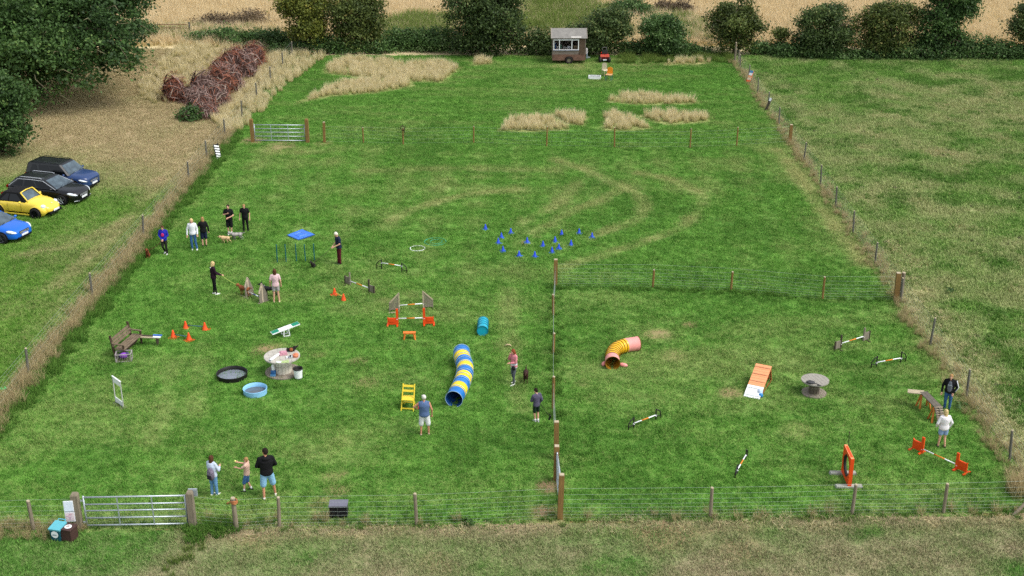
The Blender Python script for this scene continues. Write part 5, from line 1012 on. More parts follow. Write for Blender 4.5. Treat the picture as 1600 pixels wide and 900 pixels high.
# far corner: trailer hut, mower, chairs, tray
def hut():
    t = thing('trailer_hut', 'small wooden trailer hut with white framed serving window', 'hut', gp(888, 96.5), 0.0); Wd, D = 2.62, 1.7; z0, z1 = .30, 2.12; m = mat('hut_ply', '#8d8177', .85, var=.18, scale=3, stretch=(.6, 1, 3)); ms = mat('hut_skirt', '#7d5f50', .85, var=.22, scale=4); mc = mat('hut_cladding', '#6a5848', .9, var=.3, scale=9)
    y = -D / 2
    # walls
    MB().box((-Wd / 2 + .26 * 0 + .04, y + .02, 1.5), (.08, .05, 1.24)).build('corner_post', m, t)
    MB().box((-.27, y, .98), (2.06, .05, .44)).build('front_panel', m, t)
    for k in range(5): MB().box((.83 + .092 * k, y - .01, 1.42), (.086, .06, 1.30)).build('cladding_board', mc, t)
    MB().box((-.27, y, 2.06), (2.06, .05, .14)).build('lintel', m, t)
    sk = [(-Wd / 2, .30), (-.36, .30), (-.33, .42), (-.24, .55), (-.08, .62), (.10, .62), (.26, .55), (.35, .42), (.38, .30), (Wd / 2, .30), (Wd / 2, .78), (-Wd / 2, .78)]
    MB().prism(sk, y - .03, y + .02).build('skirt', ms, t)
    MB().box((0, D / 2, 1.2), (Wd, .05, 1.8)).build('back_wall', m, t)
    for s in (-1, 1):
        b = MB(); b.prism([(y, .3), (D / 2, .3), (D / 2, 2.1), (0, 2.62), (y, 2.1)], s * (Wd / 2 - .05), s * Wd / 2, 'x'); b.build('side_wall', m, t)
    MB().box((0, 0, .33), (Wd - .12, D - .1, .05)).build('floor', ms, t)
    rf = mat('hut_roof', '#8b8882', .8, var=.15, scale=3); r = MB(); r.bar((0, y - .14, 2.06), (0, 0, 2.66), Wd + .18, .04, up=(0, -.4, 1)); R0 = r.build('roof', rf, t); r = MB(); r.bar((0, D / 2 + .12, 2.08), (0, 0, 2.665), Wd + .18, .04); r.build('rear_slope', rf, R0); MB().box((.55, y - .05, 2.14), (.8, .14, .03), (.41, 0, 0)).build('pale_patch', mat('roof_pale', '#cfcac2', .8), R0)
    for s in (-1, 1): MB().bar((s * (Wd / 2 + .1), y - .15, 2.06), (s * (Wd / 2 + .1), 0, 2.68), .03, .07).build('barge_board', mat('barge', '#a59a8e', .8), R0)
    # window
    wx0, wx1, wz0, wz1 = -1.2, .74, 1.13, 1.93; fw = .065; win = thing('window', None, None); win.parent = t
    for p, q in (((wx0, wz0), (wx1, wz0)), ((wx0, wz1), (wx1, wz1))): MB().box(((p[0] + q[0]) / 2, y - .03, p[1]), (wx1 - wx0 + fw, .07, fw)).build('frame', M_wh, win)
    for x in (wx0, wx0 + .44, wx1 - .52, wx1): MB().box((x, y - .028, (wz0 + wz1) / 2), (fw * .9, .066, wz1 - wz0 - fw)).build('frame', M_wh, win)
    gl = bpy.data.materials.new('window_glass'); gl.use_nodes = True; gb = gl.node_tree.nodes['Principled BSDF']; gb.inputs['Transmission Weight'].default_value = 1; gb.inputs['Roughness'].default_value = .02; gb.inputs['IOR'].default_value = 1.1
    for a_, b_ in ((wx0, wx0 + .44), (wx0 + .44, wx1 - .52), (wx1 - .52, wx1)): MB().box(((a_ + b_) / 2, y - .02, (wz0 + wz1) / 2), (b_ - a_ - fw, .006, wz1 - wz0 - fw)).build('pane', gl, win)
    MB().box((-.23, y - .075, wz0 - .02), (2.04, .1, .03)).build('sill', mat('sill_dark', '#4a5262', .6), win)
    MB().box((-.2, .1, 1.06), (2.1, .5, .04)).build('counter', m, t)
    wa = mat('wheel_dark', '#2a2622', .8)
    for s in (-1, 1):
        wv = thing('wheel', None, None); wv.parent = t; b = MB(); b.tube([(.02 + .22 * math.cos(a), s * (D / 2 - .02), .3 + .22 * math.sin(a)) for a in (2 * PI * i / 24 for i in range(24))], .085, 8, closed=True); b.build('tyre', wa, wv, True); b = MB(); b.lathe([(.16, -.03), (.15, .03)], c=(.02, s * (D / 2 - .02), .3), n=16, M=Matrix.Rotation(PI / 2, 3, 'X')); b.build('rim', mat('rim_grassy', '#7d7860', .8), wv)
    MB().bar((Wd / 2, 0, .38), (Wd / 2 + .42, 0, .36), .08, .06).build('tow_bar', galv, t); MB().box((Wd / 2 + .14, -.3, .62), (.08, .4, .5)).build('step_rail', mat('step_blue_grey', '#8fa0aa', .5), t)
    b = MB(); b.lathe([(.06, .75), (.07, .8), (.07, 1.15), (.03, 1.2)], c=(Wd / 2 + .1, -.5, 0), n=12); b.build('gas_bottle', mat('bottle_red_white', '#d5cfd0', .5), t)
    ins = thing('stock_on_counter', 'jumble of cups and boxes on the hut counter', 'clutter', Vector(t.location) + Vector((0, 0, 1.08)))
    for (x, w_, h_, m_) in [(-1.05, .1, .42, mat('stock_blue', '#4a7fc0', .5)), (-.9, .12, .2, M_wh), (-.62, .12, .3, mat('stock_green', '#7fae90', .5)), (-.3, .3, .16, mat('stock_cream', '#d8d8cc', .5)), (.02, .28, .2, M_wh), (.56, .34, .24, mat('stock_straw', '#c9b48a', .6))]: MB().box((x, -.1, h_ / 2), (w_, .12, h_)).build('package', m_, ins)
    for k in range(2): MB().ell((-1.08, -.13, .48 - .12 * k), .05, 8, 6).build('cup', M_wh, ins)
    MB().lathe([(.05, .86), (.12, .78)], c=(-.22, .0, 0), n=14).build('lamp_shade', M_wh, ins)
hut()
def mower():
    t = thing('ride_on_mower', 'red and black ride on mower parked beside the hut', 'mower', gp(944.5, 97), 0); rd = mat('mower_red', '#c41f1a', .4, var=.05, coat=.4); 
    MB().box((0, .2, .52), (.62, .9, .34), taper=.85).build('bonnet', rd, t); MB().box((0, -.26, .56), (.70, .14, .16)).build('rear_panel', mat('mower_red_pale', '#f06a58', .4), t); MB().box((0, -.22, .38), (.66, .2, .2)).build('rear_body', mat('mower_dark_red', '#5a0f12', .5), t)
    b = MB(); b.box((0, -.02, .74), (.46, .4, .09)); b.box((0, -.2, .88), (.44, .09, .3), (-.15, 0, 0)); b.build('seat', M_blk, t)
    b = MB(); b.tube([(.19 * math.cos(a), .42, .98 + .12 * math.sin(a)) for a in (2 * PI * i / 16 for i in range(16))], .018, 6, closed=True); b.build('steering_wheel', mat('grey_plastic', '#7a7678', .5), t)
    for s in (-1, 1):
        for yy, r in ((-.25, .23), (.62, .17)): b = MB(); b.lathe([(r * .5, -.10), (r, -.08), (r, .08), (r * .5, .10)], c=(s * .36, yy, r), n=16, M=Matrix.Rotation(PI / 2, 3, 'Y')); b.build('wheel', M_blk, t, True)
    MB().box((0, .2, .2), (.9, .6, .1)).build('cutter_deck', M_blk, t); MB().box((0, -.37, .26), (.3, .02, .08)).build('number_panel', wht, t)
mower()
def fchair(name, label, px, py, rz, seatm, backm, legm):
    t = thing(name, label, 'chair', gp(px, py), rz); MB().box((0, 0, .46), (.46, .44, .04)).build('seat', seatm, t); b = MB(); b.prism([(-.22, .5), (.22, .5), (.2, .9), (.1, .98), (-.1, .98), (-.2, .9)], .2, .24); b.build('backrest', backm, t)
    for sx in (-1, 1):
        for sy in (-1, 1): MB().bar((sx * .21, sy * .2, 0), (sx * .2, sy * .18, .45), .035, .035).build('leg', legm, t)
fchair('garden_chair', 'chair with an orange back in the far paddock', 951.5, 126, -.35, mat('chair_peach', '#d8a878', .6), mat('chair_orange', '#f09a28', .5), mat('chair_teal', '#3c7078', .5))
fchair('garden_chair', 'pale wooden chair behind the orange backed chair', 946, 119, .4, mat('chair_pale', '#d8cbb0', .6), mat('chair_pale2', '#a5a085', .6), MATS['wood_pale'])
def tray():
    t = thing('white_tray', 'low white rectangular trough in the far paddock', 'trough', gp(929, 123.5), -.12)
    for c, s in (((0, -.25, .13), (.92, .03, .24)), ((0, .25, .13), (.92, .03, .24)), ((-.445, 0, .13), (.03, .47, .24)), ((.445, 0, .13), (.03, .47, .24))): MB().box(c, s).build('side', M_wh, t)
    MB().box((0, 0, .03), (.86, .47, .03)).build('bottom', M_blk, t); MB().box((0, 0, .16), (.86, .47, .01)).build('dark_filling', mat('tray_dark', '#2c332e', .4), t)
tray()
# ---------------------------------------------------------------- parked cars (local x forward, y to the car's left)
M_gls = mat('car_glass', '#080a0c', .08, var=.05, spec=.4); M_gll = mat('car_windscreen', '#5d6f78', .1, var=.25, scale=1.2, col2='#2c3840', spec=.6, coat=.3); M_tyre = mat('tyre_rubber', '#191919', .85); M_rimd = mat('rim_dark', '#5a5d61', .4, .3); M_chr = mat('chrome', '#c9ced2', .3, .35, var=.03); M_trim = mat('trim_black', '#131416', .55); M_lamp = mat('headlamp', '#dfe8ee', .12, var=.1, spec=.8, coat=.8); M_plate = mat('number_plate', '#e3e6e8', .4, var=.03)
def paint(name, c): return mat(name, c, .32, 0, var=.03, scale=1, spec=.4, coat=.45)
def car(name, label, contact, head, L, W, Hh, wb, fo, pm, roofm, st, gh, wr=.32, rimm=None, side=None, beetle=False, rails=False, chrome_line=False, lamp=None, wind=None):
    w2 = W / 2; fa = L / 2 - fo; ra = fa - wb; rz = R(head); o = gp(*contact); SC = Vector((.9, .92, .87)); off = Matrix.Rotation(rz, 3, 'Z') @ Vector((fa * SC.x, (-w2 + .08) * SC.y, 0))
    t = thing(name, label, 'car', (o.x - off.x, o.y - off.y, 0), rz, 'cars parked under the trees'); t.scale = SC
    def ring(x, zb, zt, w):
        h = zt - zb; half = [(0, zb), (.72 * w, zb), (.93 * w, zb + .05), (.985 * w, zb + .22 * h), (w, zb + .5 * h), (.975 * w, zb + .78 * h), (.90 * w, zb + .94 * h), (.74 * w, zt), (.4 * w, zt + .022), (0, zt + .03)]
        return [Vector((x, y, z)) for y, z in half] + [Vector((x, -y, z)) for y, z in half[-2:0:-1]]
    b = MB(); b.loft([ring(x, zb, zt, w * w2) for x, zb, zt, w in st]); bo = b.build('body', pm, t, True)
    sm = bo.modifiers.new('round', 'SUBSURF'); sm.levels = 1; sm.render_levels = 1
    zb, zt, xr0, xf0, xr1, xf1, wb_, wt = gh; wb_ *= w2; wt *= w2
    def rrect(x0, x1, w, z, c=.10): return [Vector((x1 - c, w, z)), Vector((x0 + c, w, z)), Vector((x0, w - c, z)), Vector((x0, -w + c, z)), Vector((x0 + c, -w, z)), Vector((x1 - c, -w, z)), Vector((x1, -w + c, z)), Vector((x1, w - c, z))]
    b = MB(); b.loft([rrect(xr0, xf0, wb_, zb), rrect(xr1, xf1, wt, zt - .03), rrect(xr1 + .06, xf1 - .06, wt - .05, zt), rrect(xr1 + .3, xf1 - .3, wt - .3, zt + .02)]); b.build('cabin', roofm, t)
    X = lambda f, u: (xr0 + (xr1 - xr0) * f) * (1 - u) + (xf0 + (xf1 - xf0) * f) * u; Yw = lambda f: wb_ + (wt - wb_) * f; Zz = lambda f: zb + (zt - .03 - zb) * f
    for (u0, u1, v0, v1) in (side or [(.10, .30, .16, .26), (.33, .60, .34, .60), (.63, .96, .63, .90)]):
        for s in (-1, 1):
            q = [Vector((X(.10, u0), s * (Yw(.10) + .012), Zz(.10))), Vector((X(.10, u1), s * (Yw(.10) + .012), Zz(.10))), Vector((X(.88, v1), s * (Yw(.88) + .012), Zz(.88))), Vector((X(.88, v0), s * (Yw(.88) + .012), Zz(.88)))]
            b = MB(); b.add([*q, *[p - Vector((0, s * .02, 0)) for p in q]], [(0, 1, 2, 3), (7, 6, 5, 4), (0, 4, 5, 1), (1, 5, 6, 2), (2, 6, 7, 3), (3, 7, 4, 0)]); b.build('side_window', M_gls, t)
    for nm, xa, xb, m, e in (('windscreen', xf0, xf1, wind or M_gll, 1), ('rear_window', xr0, xr1, M_gls, -1)):
        n = Vector((e * (zt - zb), 0, abs(xa - xb))).normalized() * .014
        p = lambda f, s: Vector((xa + (xb - xa) * f, s * (Yw(f) - .09), Zz(f))) + n
        q = [p(.06, -1), p(.06, 1), p(.93, 1), p(.93, -1)]; b = MB(); b.add([*q, *[k - 2 * n for k in q]], [(0, 1, 2, 3), (7, 6, 5, 4), (0, 4, 5, 1), (1, 5, 6, 2), (2, 6, 7, 3), (3, 7, 4, 0)]); ws = b.build(nm, m, t)
        if e == 1:
            for s in (-.5, .25): MB().bar(p(.05, s * 1.1) + n, p(.16, s * 1.1 + .5) + n, .015, .01).build('wiper', M_trim, ws)
    for ax in (fa, ra):
        for s in (-1, 1):
            b = MB(); b.lathe([(wr + .065, -.02), (wr + .065, .012)], c=(ax, s * (w2 - .006), wr + .01), n=28, M=Matrix.Rotation(PI / 2, 3, 'X')); b.build('wheel_arch', M_trim, t)
            wh = bpy.data.objects.new('wheel', None); COL.objects.link(wh); wh.parent = t; wh.location = (ax, s * (w2 - .028), wr); wh.empty_display_size = .1
            Mx = Matrix.Rotation(PI / 2, 3, 'X'); b = MB(); b.lathe([(wr * .66, -.1), (wr * .9, -.105), (wr, -.07), (wr, .07), (wr * .9, .105), (wr * .66, .1)], n=28, M=Mx, caps=False); b.build('tyre', M_tyre, wh, True)
            b = MB(); b.lathe([(wr * .66, .095), (wr * .62, .07), (wr * .58, .03)], n=24, M=Mx, caps=False); b.lathe([(wr * .66, -.095), (wr * .62, -.07), (wr * .58, -.03)], n=24, M=Mx, caps=False); b.lathe([(wr * .6, -.02), (wr * .6, .02)], n=24, M=Mx, mi=1)
            for k in range(5):
                a = 2 * PI * k / 5 + .3
                for e in (-1, 1): b.bar((0, e * .06, 0), (wr * .62 * math.cos(a), e * .075, wr * .62 * math.sin(a)), .05, .025)
            b.build('rim', [rimm or M_chr, M_trim], wh)
    hx, hy, hz, hs = lamp or (L / 2 - .30, .76, .70, (.30, .15, .09))
    for s in (-1, 1):
        MB().ell((hx, s * hy * w2, hz), hs, 14, 8, (0, .25, -s * .55)).build('headlight', M_lamp, t, True)
        MB().ell((gh[3] - .28, s * (w2 + .09), zb + .07), (.07, .10, .07), 10, 8).build('mirror', pm if not roofm == pm else pm, t, True)
        MB().box((L / -2 + .06, s * w2 * .72, .85), (.06, .3, .16)).build('tail_light', mat('tail_red', '#8a1512', .3), t)
        for k, dx in enumerate((.0, -1.0)):
            MB().bar(((xf0 + xr0) / 2 + dx * .9 + .45, s * (w2 * 1.0 + .004), zb - .18), ((xf0 + xr0) / 2 + dx * .9 + .62, s * (w2 + .004), zb - .18), .025, .03).build('door_handle', pm, t)
            MB().box(((xf0 + xr0) / 2 + dx * .9 + .72, s * (w2 * .995), .62), (.012, .012, .5)).build('door_seam', M_trim, t)
    if not beetle:
        g = MB().box((L / 2 - .05, 0, .60), (.08, W * .42, .17)).build('grille', M_trim, t)
        for k in range(3): MB().box((L / 2 - .005, 0, .545 + k * .05), (.012, W * .40, .012)).build('grille_bar', M_chr, g)
    MB().box((L / 2 + .012, 0, .44), (.02, .52, .11)).build('number_plate', M_plate, t); MB().box((L / 2 - .05, 0, .30), (.10, W * .62, .10)).build('lower_grille', M_trim, t)
    for s in (-1, 1): MB().bar((ra + wr + .1, s * (w2 * .985), .22), (fa - wr - .1, s * (w2 * .985), .22), .03, .07).build('sill', M_trim if not beetle else pm, t)
    if rails:
        for s in (-1, 1): MB().tube([(xr1 + .25, s * (wt - .06), zt + .01), (xr1 + .35, s * (wt - .06), zt + .055), (xf1 - .35, s * (wt - .06), zt + .055), (xf1 - .2, s * (wt - .06), zt + .01)], .018, 6).build('roof_rail', M_chr if chrome_line else M_trim, t)
    if chrome_line:
        for s in (-1, 1): MB().tube([Vector((X(.04, .04), s * (Yw(.04) + .016), Zz(.04))), Vector((X(.9, .10), s * (Yw(.9) + .014), Zz(.9))), Vector((X(.95, .5), s * (Yw(.95) + .014), Zz(.95))), Vector((X(.9, .92), s * (Yw(.9) + .014), Zz(.9))), Vector((X(.04, .99), s * (Yw(.04) + .016), Zz(.04)))], .016, 6).build('window_trim', M_chr, t)
        MB().bar((L / 2 - .0, -.5, .28), (L / 2 - .16, -.82, .30), .03, .035).build('bumper_trim', M_chr, t); MB().bar((L / 2 - .0, .5, .28), (L / 2 - .16, .82, .30), .03, .035).build('bumper_trim', M_chr, t)
    return t, bo
def stations(L, belt, cowlx, noseh, cowlh):
    h = L / 2
    return [(-h, .42, .80, .72), (-h + .05, .30, .92, .86), (-h + .25, .24, belt, .95), (-h + .9, .22, belt + .01, .99), (0, .21, belt, 1.0), (cowlx - .15, .21, cowlh, 1.0), (cowlx + .25, .21, cowlh - .03, .995), (h - .75, .21, (noseh + cowlh) / 2 + .03, .985), (h - .3, .22, noseh + .06, .93), (h - .1, .24, noseh - .02, .80), (h, .30, noseh - .12, .66)]
L_ = 4.45
car('parked_car', 'dark blue car with black roof, farthest of the four', (118, 299), -16, 4.43, 1.84, 1.66, 2.69, .86, paint('paint_navy', '#243c68'), paint('paint_black_roof', '#0e0f12'), stations(4.43, 1.02, .85, .90, 1.04), (1.0, 1.64, -2.1, 1.05, -1.95, .42, .94, .76), .35, M_rimd, rails=True)
car('parked_car', 'black estate car with chrome window trim', (98.5, 320.5), -17, 4.9, 1.86, 1.50, 2.74, .96, paint('paint_black', '#0b0c0f'), paint('paint_black', ''), stations(4.9, .95, .95, .80, .97), (.94, 1.46, -2.3, 1.2, -1.75, .25, .94, .72), .34, M_chr, rails=True, chrome_line=True, lamp=(2.14, .76, .70, (.32, .16, .09)))
car('parked_car', 'bright blue hatchback cut off by the left edge', (5.5, 381), -18, 4.3, 1.80, 1.46, 2.67, .84, paint('paint_blue', '#1263c9'), paint('paint_blue', ''), stations(4.3, .95, .85, .78, .97), (.93, 1.43, -2.0, 1.1, -1.6, .2, .94, .73), .335, M_rimd)
bt = [(-2.0, .40, .62, .62), (-1.9, .30, .80, .78), (-1.6, .24, .92, .90), (-1.0, .22, .98, .93), (-.2, .22, .97, .93), (.5, .22, .98, .93), (.85, .22, .98, .92), (1.2, .22, .94, .88), (1.55, .24, .84, .80), (1.85, .27, .70, .68), (2.02, .32, .56, .50)]
py_ = paint('paint_yellow', '#eed04a'); soft = mat('soft_top', '#0e0e10', .9, var=.1, bump=.2)
t, bo = car('parked_car', 'yellow rounded convertible with a black fabric roof', (57.5, 341.5), -16, 4.1, 1.74, 1.48, 2.51, .83, py_, soft, bt, (.92, 1.46, -1.45, .62, -1.0, .12, .84, .66), .32, mat('rim_black', '#17181a', .3, .4), side=[(.12, .38, .26, .42), (.42, .86, .46, .80)], beetle=True, lamp=(1.60, .66, .70, (.16, .14, .14)), wind=M_gll)
for ax in (2.05 - .83, 2.05 - .83 - 2.51):
    for s in (-1, 1): MB().ell((ax, s * .60, .44), (.60, .265, .40), 18, 10).build('wing', py_, t, True)
for s in (-1, 1): MB().tube([(.70, s * .66, .93), (.18, s * .55, 1.45)], .04, 8).build('windscreen_pillar', py_, t, True)
MB().tube([(.18, -.57, 1.45), (.14, 0, 1.48), (.18, .57, 1.45)], .035, 8).build('windscreen_header', py_, t, True); MB().box((1.95, -.3, .36), (.1, .5, .07), (0, 0, -.12)).build('air_intake', M_trim, t); MB().box((1.95, .3, .36), (.1, .5, .07), (0, 0, .12)).build('air_intake', M_trim, t)
MB().ell((1.78, 0, .80), (.05, .05, .02), 12, 6).build('round_badge', M_chr, t)
# ---------------------------------------------------------------- people and dogs
PENDING = []
def skin_mesh(name, build, mats, parent, vox, smooth=3, extra=None, label=None):
    """fuse overlapping volumes into one continuous surface (voxel remesh), later joined with fine extras"""
    o = obj(name, build.mesh(name, mats, True), parent, label); r = o.modifiers.new('fuse', 'REMESH'); r.mode = 'VOXEL'; r.voxel_size = vox; r.use_smooth_shade = True
    if smooth: s = o.modifiers.new('smooth', 'SMOOTH'); s.iterations = smooth; s.factor = .5
    PENDING.append((o, extra, mats)); return o
def finish_skins():
    bpy.context.view_layer.update(); dg = bpy.context.evaluated_depsgraph_get(); out = []
    for o, ex, mats in PENDING: out.append(bpy.data.meshes.new_from_object(o.evaluated_get(dg), depsgraph=dg))
    for (o, ex, mats), me in zip(PENDING, out):
        o.modifiers.clear()
        if ex is not None:
            bm = bmesh.new(); bm.from_mesh(me); e = ex.mesh('x', mats, True); bm.from_mesh(e); bm.to_mesh(me); bm.free()
        me.materials.clear()
        for m in (mats if isinstance(mats, list) else [mats]): me.materials.append(m)
        me.shade_smooth(); me.name = o.name; o.data = me
SK = mat('skin', '#d6a58a', .55, var=.05, scale=9); SK2 = mat('skin_tanned', '#c68d6e', .55, var=.05, scale=9); EYE = mat('eye_dark', '#2a211d', .4); LIP = mat('lip', '#a9675c', .5)
def cl(name, c, **k): return mat('cloth_' + name, c, .85, var=k.pop('var', .14), scale=k.pop('scale', 11), spec=.15, bump=.9, **k)
def person(label, px, py, top, face, topc, botc, hair, shoes, sleeve='long', bottom='trousers', hairstyle='short', pose=None, skin=SK, build=1.0, shirt_hem=.86, lean=0.0, fem=False, headturn=0., headdown=0., hgt=None, sock=None, shorts_end=.52):
    h = hgt or tall(py, top) / .985; s = h / 1.75; p = pose or {}; V = Vector; b = build
    t = thing('person', label, 'person', gp(px, py), R(face), 'people with their dogs on the field')
    sh = .165 if fem else .19
    J = dict(la=V((-.10, 0, .075)), ra=V((.10, 0, .075)), lk=V((-.10, .015, .48)), rk=V((.10, .015, .48)), lh=V((-.09, 0, .90)), rh=V((.09, 0, .90)), ls=V((-sh, 0, 1.41)), rs=V((sh, 0, 1.41)),
             le=V((-.25 * b, -.03, 1.13)), re=V((.25 * b, -.03, 1.13)), lw=V((-.26 * b, .06, .89)), rw=V((.26 * b, .06, .89)))
    J.update({k: V(v) for k, v in p.items()})
    def ln(v): return V((v.x, v.y + lean * max(0, v.z - .9), v.z)) * s
    J = {k: (ln(v) if k[1] in 'sew' else v * s) for k, v in J.items()}
    nk = ln(V((0, -.01, 1.46))); hd = ln(V((0, .02, 1.62))) + V((0, .05, -.02)) * s * headdown * 2; hr = Euler((-headdown, 0, headturn))
    def torso(m, g, z0, z1, k=1.0):
        rows = [(.84, .135, .10), (.90, .165, .12), (.98, .16 if fem else .155, .115), (1.08, .135 if fem else .15, .105), (1.2, .15 if fem else .165, .115), (1.32, .165 if fem else .185, .12), (1.41, .15, .10), (1.46, .085, .075)]
        rr = []
        for z, rx, ry in rows:
            if z < z0 - .03 or z > z1 + .001: continue
            rr.append([ln(V(((rx * b + g) * math.cos(a), (ry * b + g) * math.sin(a), z))) for a in (2 * PI * i / 16 for i in range(16))])
        m.loft(rr)
    def limb(m, a, bb, r1, r2, g=0): m.caps(J[a], J[bb], (r1 + g) * s, (r2 + g) * s)
    # ---- body
    B = MB(); torso(B, 0, .8, 1.5)
    for q in 'lr':
        limb(B, q + 'h', q + 'k', .078 * b, .055); limb(B, q + 'k', q + 'a', .052, .036); limb(B, q + 's', q + 'e', .05, .04); limb(B, q + 'e', q + 'w', .038, .027)
        a = J[q + 'a']; fd = V((0, 1, 0)); B.caps(a + V((0, -.03, -.035)) * s, a + V((0, .12, -.05)) * s, .032 * s, .026 * s)
        d = (J[q + 'w'] - J[q + 'e']).normalized(); w = J[q + 'w']; B.caps(w, w + d * .075 * s, .026 * s, .034 * s)
    B.caps(nk, hd + V((0, -.01, -.06)) * s, .055 * s, .05 * s)
    Hm = hr.to_matrix(); hp = lambda x, y, z: hd + Hm @ (V((x, y, z)) * s)
    B.ell(hp(0, 0, .015), (.075 * s, .092 * s, .108 * s), 14, 10, hr); B.ell(hp(0, .03, -.055), (.055 * s, .062 * s, .06 * s), 12, 8, hr); B.ell(hp(0, .098, -.012), (.014 * s, .022 * s, .024 * s), 8, 6, hr)
    for e in (-1, 1): B.ell(hp(e * .077, -.01, 0), (.014 * s, .022 * s, .032 * s), 8, 6, hr)
    X = MB()
    for e in (-1, 1): X.ell(hp(e * .032, .083, .018), (.013 * s, .008 * s, .008 * s), 8, 6, hr, mi=1)
    X.ell(hp(0, .086, -.058), (.024 * s, .008 * s, .006 * s), 8, 6, hr, mi=2)
    for q, e in (('l', -1), ('r', 1)):
        w = J[q + 'w']; d = (w - J[q + 'e']).normalized(); side = d.cross(V((0, 1, .3))).normalized(); up = side.cross(d).normalized(); pm_ = w + d * .085 * s
        for k, ln_ in enumerate((.066, .076, .07, .056)):
            r0 = pm_ + side * (k - 1.5) * .0185 * s + d * .012 * s; m1 = r0 + d * ln_ * .55 * s + up * .006 * s; X.tube([r0 - d * .02 * s, r0, m1, m1 + d * ln_ * .4 * s + up * .022 * s], [.009 * s, .009 * s, .008 * s, .006 * s], 6)
        r0 = w + d * .035 * s - side * .03 * s * e; X.tube([r0, r0 - side * .022 * s * e + d * .03 * s, r0 - side * .026 * s * e + d * .065 * s], [.011 * s, .010 * s, .008 * s], 6)
    skin_mesh('body', B, [skin, EYE, LIP], t, .0135 * s, 2, X)
    # ---- clothes
    C = MB(); torso(C, .022, shirt_hem, 1.47); C.caps(J['ls'].lerp(nk, .12), J['ls'].lerp(nk, .8), .062 * s, .066 * s); C.caps(J['rs'].lerp(nk, .12), J['rs'].lerp(nk, .8), .062 * s, .066 * s)
    if fem and shirt_hem < .95: pass
    for q in 'lr':
        if sleeve == 'long': limb(C, q + 's', q + 'e', .06, .052, .006); limb(C, q + 'e', q + 'w', .05, .04, .004)
        elif sleeve == 'short': C.caps(J[q + 's'], J[q + 's'].lerp(J[q + 'e'], .62), .068 * s, .066 * s)
    if sleeve == 'none': C.caps(J['ls'] * .82 + J['rs'] * .18, J['rs'] * .82 + J['ls'] * .18, .058 * s, .058 * s)
    if 'hood' in p or (pose and pose.get('hood')): pass
    sm_ = skin_mesh('shirt', C, topc, t, .016 * s, 2)
    D = MB(); torso(D, .014, .84, .98)
    for q in 'lr':
        if bottom == 'trousers': limb(D, q + 'h', q + 'k', .092 * b, .07); limb(D, q + 'k', q + 'a', .068, .056)
        elif bottom == 'slim': limb(D, q + 'h', q + 'k', .086 * b, .062); limb(D, q + 'k', q + 'a', .058, .042)
        else: e = J[q + 'h'].lerp(J[q + 'k'], min(1, (.90 - shorts_end) / .42)); D.caps(J[q + 'h'], e, .098 * b * s, .088 * b * s)
    skin_mesh('shorts' if bottom == 'shorts' else 'trousers', D, botc, t, .016 * s, 2)
    for q, e in (('l', -1), ('r', 1)):
        a = J[q + 'a']; S_ = MB(); S_.caps(a + V((0, -.04, -.03)) * s, a + V((0, .08, -.04)) * s, .043 * s, .04 * s); S_.ell(a + V((0, .13, -.045)) * s, (.043 * s, .06 * s, .03 * s), 10, 6); S_.box(a + V((0, .05, -.068)) * s, (.08 * s, .27 * s, .014 * s)); skin_mesh('shoe', S_, shoes, t, .012 * s, 2)
        if sock: MB().cyl(a + V((0, 0, .0)) * s, a.lerp(J[q + 'k'], .28), .044 * s, .046 * s, 12).build('sock', sock, t, True)
    # ---- hair
    if hair:
        Hh = MB(); Hh.ell(hp(0, -.014, .034), (.088 * s, .099 * s, .100 * s), 14, 10, hr); cut = None
        if hairstyle == 'short': Hh.ell(hp(0, -.045, -.01), (.08 * s, .07 * s, .075 * s), 12, 8, hr)
        if hairstyle in ('long', 'bob'):
            zl = -.16 if hairstyle == 'long' else -.09; Hh.ell(hp(0, -.055, -.03), (.088 * s, .06 * s, .10 * s), 12, 8, hr); Hh.ell(hp(0, -.065, zl), (.082 * s, .05 * s, .10 * s), 12, 8, hr)
            for e in (-1, 1): Hh.ell(hp(e * .072, -.01, -.04), (.026 * s, .045 * s, .11 * s), 10, 8, hr)
        ho = skin_mesh('hair' if hairstyle != 'cap' else 'cap', Hh, hair, t, .014 * s, 1)
        if hairstyle == 'cap': MB().ell(hp(0, .105, .045), (.07 * s, .06 * s, .012 * s), 12, 6, hr).build('cap_peak', hair, t, True)
        # keep the hair off the face
        ho.data = ho.data; ho['trim'] = 0; del ho['trim']
    def world(k): return Matrix.Translation(t.location) @ Matrix.Rotation(R(face), 4, 'Z') @ J[k]
    t2 = dict(t=t, J=J, w=world, s=s, hp=hp, ln=lambda v: ln(V(v)), shirt=sm_)
    return t2
jean = cl('denim', '#3f6a9c', var=.2); jeanl = cl('denim_light', '#6d9cc8', var=.12); blk = cl('black', '#1a1a1c', var=.1); navy = cl('navy', '#1f2740'); whs = mat('shoe_white', '#e9e9e4', .6, var=.06); bks = mat('shoe_black', '#1d1d1f', .6); blonde = cl('hair_blonde', '#d9bf88', var=.18, scale=20); brown = cl('hair_brown', '#5c3d2a', var=.2, scale=20); dark_h = cl('hair_dark', '#2c211c', var=.2, scale=20); white_h = cl('hair_white', '#e6e0d0', var=.08); red_h = cl('hair_auburn', '#8f4a30', var=.2, scale=20); sandy = cl('hair_sandy', '#b08a5c', var=.18, scale=20); sockw = mat('sock_white', '#ecece8', .8)
